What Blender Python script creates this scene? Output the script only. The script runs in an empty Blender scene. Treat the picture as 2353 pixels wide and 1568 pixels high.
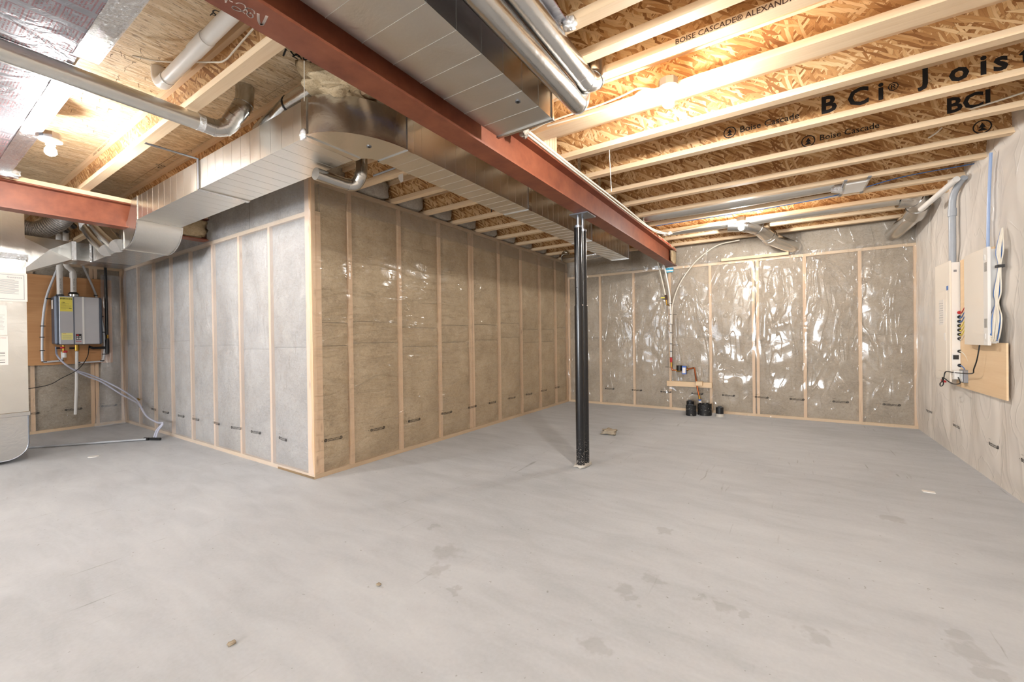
import bpy, bmesh, math, random
from mathutils import Vector, Matrix, noise
R_ = random.Random(7)
C = bpy.context.scene.collection
sc = bpy.context.scene
PI = math.pi

# ------------------------------------------------------------------ camera, world, light, exposure
F_PX, YAW, PITCH, ROLL, HC = 957.66, 0.5806, -0.0059, -0.0130, 1.2
W_, H_ = 2353, 1568
_F = Vector((-math.sin(YAW)*math.cos(PITCH), math.cos(YAW)*math.cos(PITCH), math.sin(PITCH)))
_R = Vector((math.cos(YAW), math.sin(YAW), 0)); _U = _R.cross(_F)
RR = _R*math.cos(ROLL)+_U*math.sin(ROLL); UU = -_R*math.sin(ROLL)+_U*math.cos(ROLL)
cam = bpy.data.cameras.new('camera'); camo = bpy.data.objects.new('camera', cam); C.objects.link(camo)
cam.sensor_width = 36; cam.lens = 36*F_PX/W_; cam.clip_start = .02
camo.matrix_world = Matrix(((RR.x, UU.x, -_F.x, 0), (RR.y, UU.y, -_F.y, 0), (RR.z, UU.z, -_F.z, HC), (0, 0, 0, 1)))
sc.camera = camo

def P(u, v, **k):
    """the point of a real plane (x=, y= or z=) that the photograph shows at a pixel"""
    d = _F + RR*((u-W_/2)/F_PX) - UU*((v-H_/2)/F_PX)
    a, val = list(k.items())[0]; i = 'xyz'.index(a)
    o = Vector((0, 0, HC))
    return o + d*((val-o[i])/d[i])

w = bpy.data.worlds.new('world'); sc.world = w; w.use_nodes = True
w.node_tree.nodes['Background'].inputs[0].default_value = (.80, .88, 1, 1)
w.node_tree.nodes['Background'].inputs[1].default_value = 1.0
sc.view_settings.view_transform = 'Standard'; sc.view_settings.look = 'None'
sc.view_settings.gamma = 1; sc.view_settings.use_curve_mapping = False
sc.view_settings.exposure = 0.36
BULB = 1350.0            # bulb surface strength
def area(name, loc, rot, sx, sy, power, col):
    l = bpy.data.lights.new(name, 'AREA'); l.shape = 'RECTANGLE'; l.size = sx; l.size_y = sy; l.energy = power; l.color = col
    o = bpy.data.objects.new(name, l); C.objects.link(o); o.location = loc; o.rotation_euler = rot
# added fill at two invented windows behind the camera (rotated to shine along +y)
area('window_daylight', (-.9, -7.62, 1.45), (math.radians(90), 0, 0), 2.2, 1.5, 480, (.93, .97, 1))
area('window_daylight', (-5.6, -7.62, 1.45), (math.radians(90), 0, 0), 2.2, 1.5, 150, (.80, .89, 1))

# ------------------------------------------------------------------ helpers
ORG = {}
def org(p):
    return ORG.get(p.name, Vector((0, 0, 0))) if p else Vector((0, 0, 0))
def tag(o, label=None, cat=None, group=None, kind=None):
    if label: o['label'] = label
    if cat: o['category'] = cat
    if group: o['group'] = group
    if kind: o['kind'] = kind
    return o
def thing(name, label, cat, loc, group=None, kind=None):
    o = bpy.data.objects.new(name, None); C.objects.link(o); o.location = loc; o.empty_display_size = .1
    ORG[o.name] = Vector(loc)
    return tag(o, label, cat, group, kind)

class MB:
    def __init__(s): s.v = []; s.f = []
    def add(s, vs, fs):
        n = len(s.v); s.v += [Vector(p) for p in vs]; s.f += [tuple(i+n for i in q) for q in fs]; return s
    def box(s, x0, x1, y0, y1, z0, z1):
        return s.add([(x0,y0,z0),(x1,y0,z0),(x1,y1,z0),(x0,y1,z0),(x0,y0,z1),(x1,y0,z1),(x1,y1,z1),(x0,y1,z1)],
                     [(0,3,2,1),(4,5,6,7),(0,1,5,4),(1,2,6,5),(2,3,7,6),(3,0,4,7)])
    def hexa(s, p):
        return s.add(p, [(0,3,2,1),(4,5,6,7),(0,1,5,4),(1,2,6,5),(2,3,7,6),(3,0,4,7)])
    def tube(s, pts, r, seg=10, caps=True):
        pts = [Vector(p) for p in pts]; n = len(pts)
        rs = r if isinstance(r, (list, tuple)) else [r]*n
        base = len(s.v); prev = None
        for i, p in enumerate(pts):
            t = ((pts[min(i+1, n-1)]-p).normalized() + (p-pts[max(i-1, 0)]).normalized())
            t = t.normalized() if t.length > 1e-6 else Vector((0, 0, 1))
            if prev is None:
                a = Vector((0, 0, 1)) if abs(t.z) < .9 else Vector((1, 0, 0))
                nx = t.cross(a).normalized()
            else:
                nx = (prev - t*prev.dot(t)).normalized()
            prev = nx; ny = t.cross(nx)
            for k in range(seg):
                an = 2*PI*k/seg
                s.v.append(p + (nx*math.cos(an)+ny*math.sin(an))*rs[i])
        for i in range(n-1):
            for k in range(seg):
                a = base+i*seg+k; b = base+i*seg+(k+1) % seg
                s.f.append((a, b, b+seg, a+seg))
        if caps:
            s.f.append(tuple(base+k for k in reversed(range(seg)))); s.f.append(tuple(base+(n-1)*seg+k for k in range(seg)))
        return s
    def cyl(s, a, b, r, seg=16, r1=None): return s.tube([a, b], [r, r if r1 is None else r1], seg)
    def ball(s, c, r, seg=14, ring=9, sz=1.0):
        c = Vector(c); vs = []; fs = []
        for i in range(ring+1):
            th = PI*i/ring
            for k in range(seg):
                an = 2*PI*k/seg; vs.append(c+Vector((math.sin(th)*math.cos(an)*r, math.sin(th)*math.sin(an)*r, math.cos(th)*r*sz)))
        for i in range(ring):
            for k in range(seg):
                a = i*seg+k; b = i*seg+(k+1) % seg; fs.append((a, a+seg, b+seg, b))
        return s.add(vs, fs)
    def prism(s, outline, d):
        """closed prism of a planar outline (list of points) along vector d"""
        n = len(outline); vs = [Vector(p) for p in outline] + [Vector(p)+Vector(d) for p in outline]
        fs = [tuple(reversed(range(n))), tuple(range(n, 2*n))] + [(i, (i+1) % n, n+(i+1) % n, n+i) for i in range(n)]
        return s.add(vs, fs)
    def grid(s, fn, nu, nv):
        vs = [fn(i/nu, j/nv) for j in range(nv+1) for i in range(nu+1)]
        fs = [(j*(nu+1)+i, j*(nu+1)+i+1, (j+1)*(nu+1)+i+1, (j+1)*(nu+1)+i) for j in range(nv) for i in range(nu)]
        return s.add(vs, fs)
    def build(s, name, mat, parent=None, smooth=False, label=None, kind=None, fix=True, bevel=0):
        me = bpy.data.meshes.new(name); o0 = org(parent)
        if parent is None and s.v:
            lo = Vector((min(p.x for p in s.v), min(p.y for p in s.v), min(p.z for p in s.v))); hi = Vector((max(p.x for p in s.v), max(p.y for p in s.v), 0))
            o0 = Vector(((lo.x+hi.x)/2, (lo.y+hi.y)/2, lo.z))
        me.from_pydata([p-o0 for p in s.v], [], s.f); me.update()
        if fix or bevel:
            bm = bmesh.new(); bm.from_mesh(me); bmesh.ops.recalc_face_normals(bm, faces=bm.faces)
            if bevel: bmesh.ops.bevel(bm, geom=bm.edges[:], offset=bevel, segments=1, affect='EDGES')
            bm.to_mesh(me); bm.free()
        if smooth:
            me.shade_smooth() if hasattr(me, 'shade_smooth') else None
            if smooth != 'all':
                try: me.set_sharp_from_angle(angle=math.radians(40))
                except Exception: pass
        me.materials.append(mat)
        o = bpy.data.objects.new(name, me); C.objects.link(o)
        if parent: o.parent = parent
        else: o.location = o0
        ORG[o.name] = o0
        if label: o['label'] = label
        if kind: o['kind'] = kind
        return o
def copy_part(o, parent, offset=(0, 0, 0)):
    c = o.copy(); C.objects.link(c); c.parent = parent; c.location = o.location+Vector(offset); ORG[c.name] = org(parent); return c
def copy_tree(root, loc, label, group=None):
    r = root.copy(); C.objects.link(r); r.location = loc; ORG[r.name] = Vector(loc); r['label'] = label
    if group: r['group'] = group
    for ch in list(root.children):
        c = ch.copy(); C.objects.link(c); c.parent = r
        for g in ch.children:
            d = g.copy(); C.objects.link(d); d.parent = c
    return r
def smooth_path(pts, n=6):
    pts = [Vector(p) for p in pts]; q = [pts[0]*2-pts[1]] + pts + [pts[-1]*2-pts[-2]]; out = []
    for i in range(1, len(q)-2):
        a, b, c, d = q[i-1:i+3]
        for k in range(n):
            t = k/n; out.append(.5*((2*b)+(c-a)*t+(2*a-5*b+4*c-d)*t*t+(3*b-a-3*c+d)*t**3))
    out.append(pts[-1]); return out

# text outlines -> flat triangles in 2D, cached
TXT = {}
def text2d(s, size=1.0, bold=0.0):
    key = (s, bold)
    if key not in TXT:
        cu = bpy.data.curves.new('t', 'FONT'); cu.body = s; cu.resolution_u = 2; cu.offset = bold
        o = bpy.data.objects.new('t', cu); C.objects.link(o)
        dg = bpy.context.evaluated_depsgraph_get(); me = bpy.data.meshes.new_from_object(o.evaluated_get(dg))
        TXT[key] = ([(v.co.x, v.co.y) for v in me.vertices], [tuple(p.vertices) for p in me.polygons])
        bpy.data.objects.remove(o); bpy.data.curves.remove(cu); bpy.data.meshes.remove(me)
    v, f = TXT[key]
    return [(x*size, y*size) for x, y in v], f
def ring2d(cx, cy, r0, r1, n=14):
    v = []; f = []
    for k in range(n):
        a = 2*PI*k/n; v += [(cx+r0*math.cos(a), cy+r0*math.sin(a)), (cx+r1*math.cos(a), cy+r1*math.sin(a))]
    for k in range(n):
        a = 2*k; b = 2*((k+1) % n); f.append((a, a+1, b+1, b))
    return v, f
def put2d(mb, vf, o, ux, uy, off=(0, 0), disp=None):
    v, f = vf; o = Vector(o); ux = Vector(ux); uy = Vector(uy)
    pts = [o + ux*(x+off[0]) + uy*(y+off[1]) for x, y in v]
    if disp: pts = [disp(p) for p in pts]
    mb.add(pts, f)
def label_text(name, s, size, o, ux, uy, mat, parent, bold=0.0):
    mb = MB(); put2d(mb, text2d(s, size, bold), o, ux, uy)
    return mb.build(name, mat, parent, fix=False)
X, Y, Z = Vector((1, 0, 0)), Vector((0, 1, 0)), Vector((0, 0, 1))

# ------------------------------------------------------------------ materials
def srgb(r, g, b):
    f = lambda c: (c/255/12.92) if c/255 <= .04045 else ((c/255+.055)/1.055)**2.4
    return (f(r), f(g), f(b), 1)
class NT:
    def __init__(s, name):
        s.m = bpy.data.materials.new(name); s.m.use_nodes = True; s.t = s.m.node_tree; s.n = s.t.nodes; s.l = s.t.links
        s.b = s.n['Principled BSDF']; s.out = s.n['Material Output']
    def N(s, ty, ins=None, **kw):
        n = s.n.new(ty)
        for k, v in kw.items(): setattr(n, k, v)
        if ins:
            for k, v in ins.items():
                i = n.inputs[k]
                if hasattr(v, 'is_linked') or hasattr(v, 'links'): s.l.new(v, i)
                else: i.default_value = v
        return n
    def coord(s): return s.N('ShaderNodeTexCoord').outputs['Object']
    def map(s, vec, scale=(1, 1, 1), rot=(0, 0, 0), loc=(0, 0, 0)):
        return s.N('ShaderNodeMapping', {'Vector': vec, 'Scale': scale, 'Rotation': rot, 'Location': loc}).outputs[0]
    def noise(s, vec, scale, detail=3, rough=.5, dist=0):
        return s.N('ShaderNodeTexNoise', {'Vector': vec, 'Scale': scale, 'Detail': detail, 'Roughness': rough, 'Distortion': dist}).outputs['Fac']
    def ramp(s, fac, stops):
        n = s.N('ShaderNodeValToRGB', {'Fac': fac}); e = n.color_ramp.elements
        while len(e) < len(stops): e.new(.5)
        for i, (p, c) in enumerate(stops): e[i].position = p; e[i].color = c
        return n.outputs['Color']
    def mix(s, fac, a, b, mode='MIX'):
        n = s.N('ShaderNodeMix', data_type='RGBA', blend_type=mode)
        for i, v in ((0, fac), (6, a), (7, b)):
            if hasattr(v, 'links'): s.l.new(v, n.inputs[i])
            else: n.inputs[i].default_value = v
        return n.outputs[2]
    def math(s, op, a, b=0.0, clamp=False):
        n = s.N('ShaderNodeMath', operation=op, use_clamp=clamp)
        for i, v in ((0, a), (1, b)):
            if hasattr(v, 'links'): s.l.new(v, n.inputs[i])
            else: n.inputs[i].default_value = v
        return n.outputs[0]
    def bump(s, h, strength=.3, dist=.01):
        o = s.N('ShaderNodeBump', {'Height': h, 'Strength': strength, 'Distance': dist}).outputs[0]
        s.l.new(o, s.b.inputs['Normal']); return o
    def set(s, col=None, rough=None, metal=None, spec=None):
        for k, v in (('Base Color', col), ('Roughness', rough), ('Metallic', metal), ('Specular IOR Level', spec)):
            if v is None: continue
            if hasattr(v, 'links'): s.l.new(v, s.b.inputs[k])
            else: s.b.inputs[k].default_value = v
        return s.m
def plain(name, col, rough=.5, metal=0, spec=.5, vary=.08, sc_=9):
    t = NT(name); n = t.noise(t.coord(), sc_, 4)
    c2 = tuple(max(0, c*(1-vary*2)) for c in col[:3])+(1,)
    return t.set(t.mix(n, c2, tuple(min(1, c*(1+vary)) for c in col[:3])+(1,)), rough, metal, spec)
def wood(name, axis, lo, hi, knots=True, fine=90):
    t = NT(name); co = t.coord(); s3 = [fine, fine, fine]; s3['xyz'.index(axis)] = 2.5
    g = t.noise(t.map(co, s3), 1.0, 3, .6, .3)
    s4 = [14, 14, 14]; s4['xyz'.index(axis)] = .8
    g2 = t.noise(t.map(co, s4), 1.0, 2, .5, .6)
    c = t.mix(t.math('MULTIPLY', t.math('ADD', g, g2), .5), lo, hi)
    if knots:
        s5 = [9, 9, 9]; s5['xyz'.index(axis)] = 2.6
        v = t.N('ShaderNodeTexVoronoi', {'Vector': t.map(co, s5), 'Scale': 1.0}).outputs['Distance']
        k = t.ramp(v, [(0.0, (1, 1, 1, 1)), (.14, (0, 0, 0, 1))])
        c = t.mix(t.math('MULTIPLY', k, .55), c, srgb(120, 80, 50))
    t.bump(g, .15, .002)
    return t.set(c, .62, 0, .3)
def osb(name, plane, stops, sa=9, sb=38, rots=(.3, 1.3, 2.3), fib=1.0, wobble=.05, flecks=0):
    """oriented strand board: three layers of long cells laid at different angles"""
    t = NT(name); co = t.coord(); sep = t.N('ShaderNodeSeparateXYZ', {0: co})
    ia, ib = {'xz': (0, 2), 'xy': (0, 1), 'yz': (1, 2)}[plane]
    cv = t.N('ShaderNodeCombineXYZ', {0: sep.outputs[ia], 1: sep.outputs[ib]}).outputs[0]
    wob = t.N('ShaderNodeTexNoise', {'Vector': cv, 'Scale': 11.0, 'Detail': 2.0}).outputs['Color']
    cv2 = t.N('ShaderNodeVectorMath', {0: cv, 1: t.N('ShaderNodeVectorMath', {0: wob, 'Scale': wobble}, operation='SCALE').outputs[0]}, operation='ADD').outputs[0]
    vals = []
    for k, r in enumerate(rots):
        m = t.N('ShaderNodeMapping', {'Vector': cv2, 'Rotation': (0, 0, r), 'Location': (k*3.7, k*1.3, 0)}).outputs[0]
        m = t.map(m, (sa, sb, 1))
        v = t.N('ShaderNodeTexVoronoi', {'Vector': m, 'Scale': 1.0, 'Randomness': 1.0}, voronoi_dimensions='2D', feature='F1')
        e = t.N('ShaderNodeTexVoronoi', {'Vector': m, 'Scale': 1.0, 'Randomness': 1.0}, voronoi_dimensions='2D', feature='DISTANCE_TO_EDGE')
        sr = t.N('ShaderNodeSeparateColor', {0: v.outputs['Color']})
        vals.append((sr.outputs[0], sr.outputs[1], e.outputs['Distance'], m))
    def sel(a, b, m):
        n = t.N('ShaderNodeMix', {0: m, 2: a, 3: b}); return n.outputs[0]
    m1 = t.math('GREATER_THAN', vals[0][1], .45); m2 = t.math('GREATER_THAN', vals[1][1], .55)
    v = sel(sel(vals[2][0], vals[1][0], m2), vals[0][0], m1)
    ed = sel(sel(vals[2][2], vals[1][2], m2), vals[0][2], m1)
    f1 = t.noise(t.map(vals[0][3], (1, 5, 1)), 2.0, 2); f2 = t.noise(t.map(vals[1][3], (1, 5, 1)), 2.0, 2)
    fb = sel(f2, f1, m1)
    v = t.math('ADD', t.math('MULTIPLY', v, .72), t.math('MULTIPLY', fb, .34*fib), True)
    c = t.ramp(v, stops)
    edm = t.ramp(ed, [(0, (1, 1, 1, 1)), (.035, (0, 0, 0, 1))])
    c = t.mix(t.math('MULTIPLY', edm, .38), c, (stops[0][1][0]*.45, stops[0][1][1]*.4, stops[0][1][2]*.35, 1))
    if flecks:
        fl_ = t.noise(t.map(cv, (110, 20, 1)), 1.0, 3, .6, .3); fk = t.ramp(fl_, [(.56, (0, 0, 0, 1)), (.63, (1, 1, 1, 1))])
        c = t.mix(t.math('MULTIPLY', fk, flecks), c, srgb(96, 66, 40))
    h = t.math('ADD', v, t.math('MULTIPLY', edm, -.5)); t.bump(h, .35, .002)
    return t.set(c, .55, 0, .35)

M = {}
M['osb_web'] = osb('osb_web', 'xz', [(0, srgb(98, 60, 34)), (.3, srgb(156, 108, 64)), (.6, srgb(196, 150, 98)), (1, srgb(234, 204, 158))], sa=9, sb=72, rots=(.6, 1.25, 2.3), wobble=.022, fib=1.3)
M['osb_floor'] = osb('osb_subfloor', 'xy', [(0, srgb(186, 152, 112)), (.4, srgb(206, 180, 142)), (.75, srgb(218, 196, 162)), (1, srgb(232, 214, 184))], sa=46, sb=9, rots=(.0, .22, -.25), fib=1.3, wobble=.012, flecks=.6)
LUM0, LUM1 = srgb(204, 170, 130), srgb(238, 216, 184)
for a in 'xyz': M['lum_'+a] = wood('spruce_'+a, a, LUM0, LUM1)
M['stud'] = wood('stud_wood', 'z', srgb(214, 176, 138), srgb(246, 220, 188))
M['ply'] = wood('plywood_board', 'y', srgb(166, 112, 70), srgb(208, 162, 114), True, 60)
M['ply_pale'] = wood('pale_plywood', 'y', srgb(222, 186, 142), srgb(246, 220, 184), False, 60)
def insul(name, lo, mid, hi):
    t = NT(name); co = t.coord()
    n1 = t.noise(co, 3.2, 4, .55, .4); n2 = t.noise(t.map(co, (1, 1, 1.6)), 26, 6, .72, 1.2); n3 = t.noise(co, 110, 3, .7)
    v = t.math('ADD', t.math('MULTIPLY', n1, .42), t.math('ADD', t.math('MULTIPLY', n2, .40), t.math('MULTIPLY', n3, .18)))
    c = t.ramp(v, [(.30, lo), (.47, mid), (.68, hi)])
    cr = t.N('ShaderNodeTexNoise', {'Vector': co, 'Scale': 14.0, 'Detail': 5.0, 'Distortion': 1.6}).outputs['Fac']
    k = t.ramp(t.math('ABSOLUTE', t.math('SUBTRACT', cr, .5)), [(0, (1, 1, 1, 1)), (.010, (0, 0, 0, 1))])
    c = t.mix(t.math('MULTIPLY', k, .45), c, tuple(x*.5 for x in lo[:3])+(1,))
    t.bump(t.math('SUBTRACT', v, t.math('MULTIPLY', k, .1)), .7, .02)
    return t.set(c, .95, 0, .05)
M['wool'] = insul('mineral_wool', srgb(148, 126, 94), srgb(194, 172, 138), srgb(218, 199, 168))
M['wool_grey'] = insul('grey_mineral_wool', srgb(128, 116, 100), srgb(172, 158, 138), srgb(200, 188, 170))
M['wool_pale'] = insul('pale_mineral_wool', srgb(128, 120, 110), srgb(164, 156, 146), srgb(192, 186, 176))
def film(name, haze, tint, glossy=.08, rough=.16, fold=(5, 5, 5), rot=(0, 0, 0), cd=.013):
    t = NT(name); t.n.remove(t.b); co = t.coord()
    n1 = t.noise(t.map(co, fold, rot), 1.0, 1.2, .5, 1.0); n2 = t.noise(co, 9, 2, .5, .8)
    n3 = t.noise(t.map(co, [q*1.9 for q in fold], (0, .5, .3)), 1.0, 1.0, .5, 1.6)
    cr1 = t.ramp(t.math('ABSOLUTE', t.math('SUBTRACT', n1, .5)), [(0, (1, 1, 1, 1)), (.045, (0, 0, 0, 1))])
    cr2 = t.ramp(t.math('ABSOLUTE', t.math('SUBTRACT', n3, .52)), [(0, (1, 1, 1, 1)), (.035, (0, 0, 0, 1))])
    h = t.math('ADD', t.math('ADD', t.math('MULTIPLY', cr1, .5), t.math('MULTIPLY', cr2, .35)), t.math('ADD', t.math('MULTIPLY', n2, .16), t.math('MULTIPLY', n1, .8)))
    bp = t.N('ShaderNodeBump', {'Height': h, 'Strength': .9, 'Distance': cd}).outputs[0]
    hz = t.math('ADD', haze*.85, t.math('MULTIPLY', t.ramp(n1, [(.3, (0, 0, 0, 1)), (.75, (1, 1, 1, 1))]), haze*.30))
    dif = t.N('ShaderNodeBsdfDiffuse', {'Color': tint, 'Normal': bp}).outputs[0]
    tr = t.N('ShaderNodeBsdfTransparent', {'Color': (.97, .97, .97, 1)}).outputs[0]
    gl = t.N('ShaderNodeBsdfGlossy', {'Color': (1, 1, 1, 1), 'Roughness': rough, 'Normal': bp}).outputs[0]
    m1 = t.N('ShaderNodeMixShader', {0: hz, 1: tr, 2: dif}).outputs[0]
    fr = t.N('ShaderNodeFresnel', {'IOR': 1.45, 'Normal': bp}).outputs[0]
    m2 = t.N('ShaderNodeMixShader', {0: t.math('ADD', t.math('MULTIPLY', fr, .45), glossy*.15, True), 1: m1, 2: gl}).outputs[0]
    t.l.new(m2, t.out.inputs['Surface']); return t.m
M['film_mid'] = film('clear_poly_film', .17, srgb(222, 206, 186), fold=(1, 1.5, 6.5), rot=(.2, 0, 0))
M['film_back'] = film('clear_poly_film_back', .19, srgb(220, 210, 198), glossy=.12, rough=.13, fold=(2.6, 1, .8), rot=(0, .5, 0))
M['film_recess'] = film('milky_poly_film', .26, srgb(222, 224, 230), glossy=.08, rough=.2, fold=(1.6, 1.2, .9), rot=(0, .35, 0), cd=.007)
M['film_right'] = film('thick_poly_film', .76, srgb(248, 240, 230), glossy=.06, rough=.25, fold=(1, 1.6, .8), cd=.006)
M['film_left'] = film('thin_poly_film', .06, srgb(220, 222, 226))
def concrete():
    t = NT('concrete_slab'); co = t.coord()
    big = t.noise(co, .55, 4, .55, .3); med = t.noise(t.map(co, (1, 3.2, 1), (0, 0, .5)), 2.2, 5, .6, .5); fine = t.noise(co, 60, 4, .6)
    v = t.math('ADD', t.math('MULTIPLY', big, .45), t.math('ADD', t.math('MULTIPLY', med, .4), t.math('MULTIPLY', fine, .15)))
    c = t.ramp(v, [(.25, srgb(160, 164, 167)), (.5, srgb(187, 190, 194)), (.75, srgb(206, 209, 212))])
    # trowel scratches
    tr = t.noise(t.map(co, (30, 2.2, 1), (0, 0, -.5)), 1.0, 4, .6, .3); msk = t.noise(co, 1.1, 2)
    sc1 = t.math('MULTIPLY', t.ramp(tr, [(.64, (0, 0, 0, 1)), (.72, (1, 1, 1, 1))]), t.ramp(msk, [(.48, (0, 0, 0, 1)), (.58, (1, 1, 1, 1))]))
    c = t.mix(t.math('MULTIPLY', sc1, .5), c, srgb(112, 110, 106))
    spk = t.ramp(t.noise(co, 38, 2, .5), [(.74, (0, 0, 0, 1)), (.77, (1, 1, 1, 1))]); c = t.mix(t.math('MULTIPLY', spk, .5), c, srgb(112, 106, 98))
    # old damp patches and scuffs with shapes of their own
    sp = [(-.657,1.93,.07),(-.552,2.093,.06),(-.60,1.89,.05),(-.334,2.055,.045),(-.235,2.054,.06),(-.15,2.039,.045),(-.631,1.516,.075),(.099,2.032,.08),
          (.564,2.348,.07),(.571,2.235,.09),(.589,2.138,.07),(.57,3.599,.09),(-.638,2.653,.06),(-1.521,1.59,.08),(-1.328,1.498,.035),(-1.6,1.75,.12),(-1.676,1.335,.02),(-1.9,1.95,.06)]
    wv = t.N('ShaderNodeTexNoise', {'Vector': co, 'Scale': 16.0, 'Detail': 4.0}).outputs['Color']
    cw = t.N('ShaderNodeVectorMath', {0: co, 1: t.N('ShaderNodeVectorMath', {0: wv, 'Scale': .16}, operation='SCALE').outputs[0]}, operation='ADD').outputs[0]
    acc = None
    for x, y, r in sp:
        d = t.N('ShaderNodeVectorMath', {0: cw, 1: (x+.08-FLO[0], y+.08-FLO[1], .20)}, operation='DISTANCE').outputs['Value']
        k = t.N('ShaderNodeMapRange', {'Value': d, 'From Min': r*.55, 'From Max': r*.82, 'To Min': 1.0, 'To Max': 0.0}).outputs[0]
        acc = k if acc is None else t.math('MAXIMUM', acc, k)
    c = t.mix(t.math('MULTIPLY', acc, .26), c, srgb(128, 126, 123))
    t.bump(t.math('ADD', t.math('MULTIPLY', med, .5), t.math('MULTIPLY', fine, .2)), .12, .01)
    return t.set(c, .62, 0, .35)
FLO = (-3.5205, -.08)
M['concrete'] = concrete()
def galv(name, col, rough, scale=5, amt=.5):
    t = NT(name); co = t.coord(); n = t.noise(t.map(co, (1, 1, 1)), scale, 5, .6, .5); n2 = t.noise(co, 60, 2)
    t.bump(t.math('ADD', n, t.math('MULTIPLY', n2, .08)), .34*amt, .02)
    c = t.mix(n, tuple(x*.88 for x in col[:3])+(1,), col)
    return t.set(c, t.math('ADD', rough-.08, t.math('MULTIPLY', n, .16)), 1.0)
M['galv'] = galv('galvanised_sheet', srgb(216, 215, 212), .22)
M['galv_dark'] = galv('galvanised_pipe', srgb(200, 198, 194), .22, 9)
M['galv_matte'] = galv('matte_galvanised_sheet', srgb(222, 220, 214), .31)
t = NT('foil_tape'); n = t.noise(t.coord(), 45, 5, .7, 1.5); t.bump(n, .9, .01); M['foil'] = t.set(srgb(222, 222, 222), .22, 1.0)
# printed foil sheathing: rows of red boxes with fine print
def panning():
    t = NT('printed_foil_panning'); co = t.coord()
    m = t.map(co, (6.5, 12.5, 1)); sep = t.N('ShaderNodeSeparateXYZ', {0: m}); 
    fx = t.math('FRACT', sep.outputs[1]); row = t.math('FRACT', sep.outputs[0])
    bx = t.math('MULTIPLY', t.math('GREATER_THAN', row, .30), t.math('GREATER_THAN', fx, .12))
    inx = t.math('MULTIPLY', t.math('GREATER_THAN', row, .335), t.math('MULTIPLY', t.math('LESS_THAN', row, .965), t.math('MULTIPLY', t.math('GREATER_THAN', fx, .18), t.math('LESS_THAN', fx, .94))))
    frame = t.math('SUBTRACT', bx, inx, True)
    line = t.math('GREATER_THAN', t.math('FRACT', t.math('MULTIPLY', fx, 7.0)), .5)
    wd = t.math('GREATER_THAN', t.noise(t.map(co, (90, 40, 1)), 1.0, 1), .47)
    ink = t.math('ADD', frame, t.math('MULTIPLY', t.math('MULTIPLY', line, wd), inx), True)
    n = t.noise(co, 7, 4, .6, .8); t.bump(n, .5, .02)
    c = t.mix(t.math('MULTIPLY', ink, .62), srgb(190, 192, 200), srgb(150, 50, 50))
    return t.set(c, .34, t.math('SUBTRACT', .92, t.math('MULTIPLY', ink, .6)))
M['pan'] = panning()
def oxide():
    t = NT('red_oxide_primer'); co = t.coord(); n = t.noise(co, 7, 6, .6); n2 = t.noise(co, 120, 2)
    c = t.ramp(n, [(.3, srgb(114, 60, 42)), (.7, srgb(142, 82, 57))])
    sc1 = t.ramp(t.noise(t.map(co, (3, 1, 3)), 9, 6, .7), [(.70, (0, 0, 0, 1)), (.76, (1, 1, 1, 1))])
    c = t.mix(t.math('MULTIPLY', sc1, .35), c, srgb(196, 160, 140)); t.bump(n2, .1, .002)
    return t.set(c, .46, 0, .4)
M['oxide'] = oxide()
def postblack():
    t = NT('black_post_paint'); co = t.coord(); z = t.N('ShaderNodeSeparateXYZ', {0: co}).outputs[2]
    n = t.noise(co, 130, 3, .6); 
    thr = t.N('ShaderNodeMapRange', {'Value': z, 'From Min': .02, 'From Max': .60, 'To Min': .60, 'To Max': .80}).outputs[0]
    k = t.math('GREATER_THAN', n, thr)
    return t.set(t.mix(k, srgb(16, 16, 19), srgb(200, 194, 184)), t.math('ADD', .22, t.math('MULTIPLY', k, .6)), 0, .6)
M['post'] = postblack()
M['grout'] = plain('mortar', srgb(196, 190, 180), .9)
M['black'] = plain('black_plastic', srgb(24, 24, 26), .4)
M['black_rough'] = None
t = NT('concrete_splashed_black'); n = t.noise(t.coord(), 38, 5, .7); M['splash'] = t.set(t.ramp(n, [(.60, srgb(22, 22, 23)), (.66, srgb(176, 170, 160))]), .6)
M['white'] = plain('white_plastic', srgb(232, 230, 226), .35, vary=.02)
M['pvc'] = plain('white_pvc', srgb(226, 222, 216), .3, vary=.03)
M['pex'] = plain('grey_pex', srgb(206, 208, 212), .35, vary=.03)
M['tubeclear'] = plain('clear_tubing', srgb(186, 188, 204), .2, vary=.05)
M['romex'] = plain('white_cable', srgb(232, 224, 208), .45, vary=.03)
M['blue'] = plain('blue_cable', srgb(70, 120, 190), .4)
M['paleblue'] = plain('pale_blue_cable', srgb(150, 172, 210), .4)  # blue paled in the colour to stand in for film haze
M['bluepipe'] = plain('blue_pipe', srgb(40, 90, 180), .4)
M['conduit'] = plain('grey_conduit', srgb(168, 172, 178), .35)
M['enamel'] = plain('white_enamel', srgb(238, 234, 228), .3, vary=.015)
M['enamel2'] = plain('cream_enamel', srgb(240, 230, 216), .3, vary=.015)
M['heater'] = plain('silver_enamel', srgb(176, 176, 180), .32, .25, vary=.03)
M['heater_dark'] = plain('slate_trim', srgb(84, 92, 106), .35, .2)
M['yellow'] = plain('yellow_paper', srgb(234, 220, 96), .6, vary=.03)
M['paleyellow'] = plain('pale_yellow_paper', srgb(240, 232, 150), .6, vary=.02)
M['paper'] = plain('white_paper', srgb(232, 226, 218), .6, vary=.02)
M['ink'] = plain('black_ink', srgb(22, 20, 22), .7)
M['inkbrown'] = plain('brown_ink', srgb(74, 48, 36), .7)
M['inkfaint'] = plain('faded_ink', srgb(150, 108, 74), .7)
M['inkgrey'] = plain('grey_ink', srgb(140, 138, 142), .7)
M['red'] = plain('red_plastic', srgb(196, 40, 44), .4)
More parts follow.
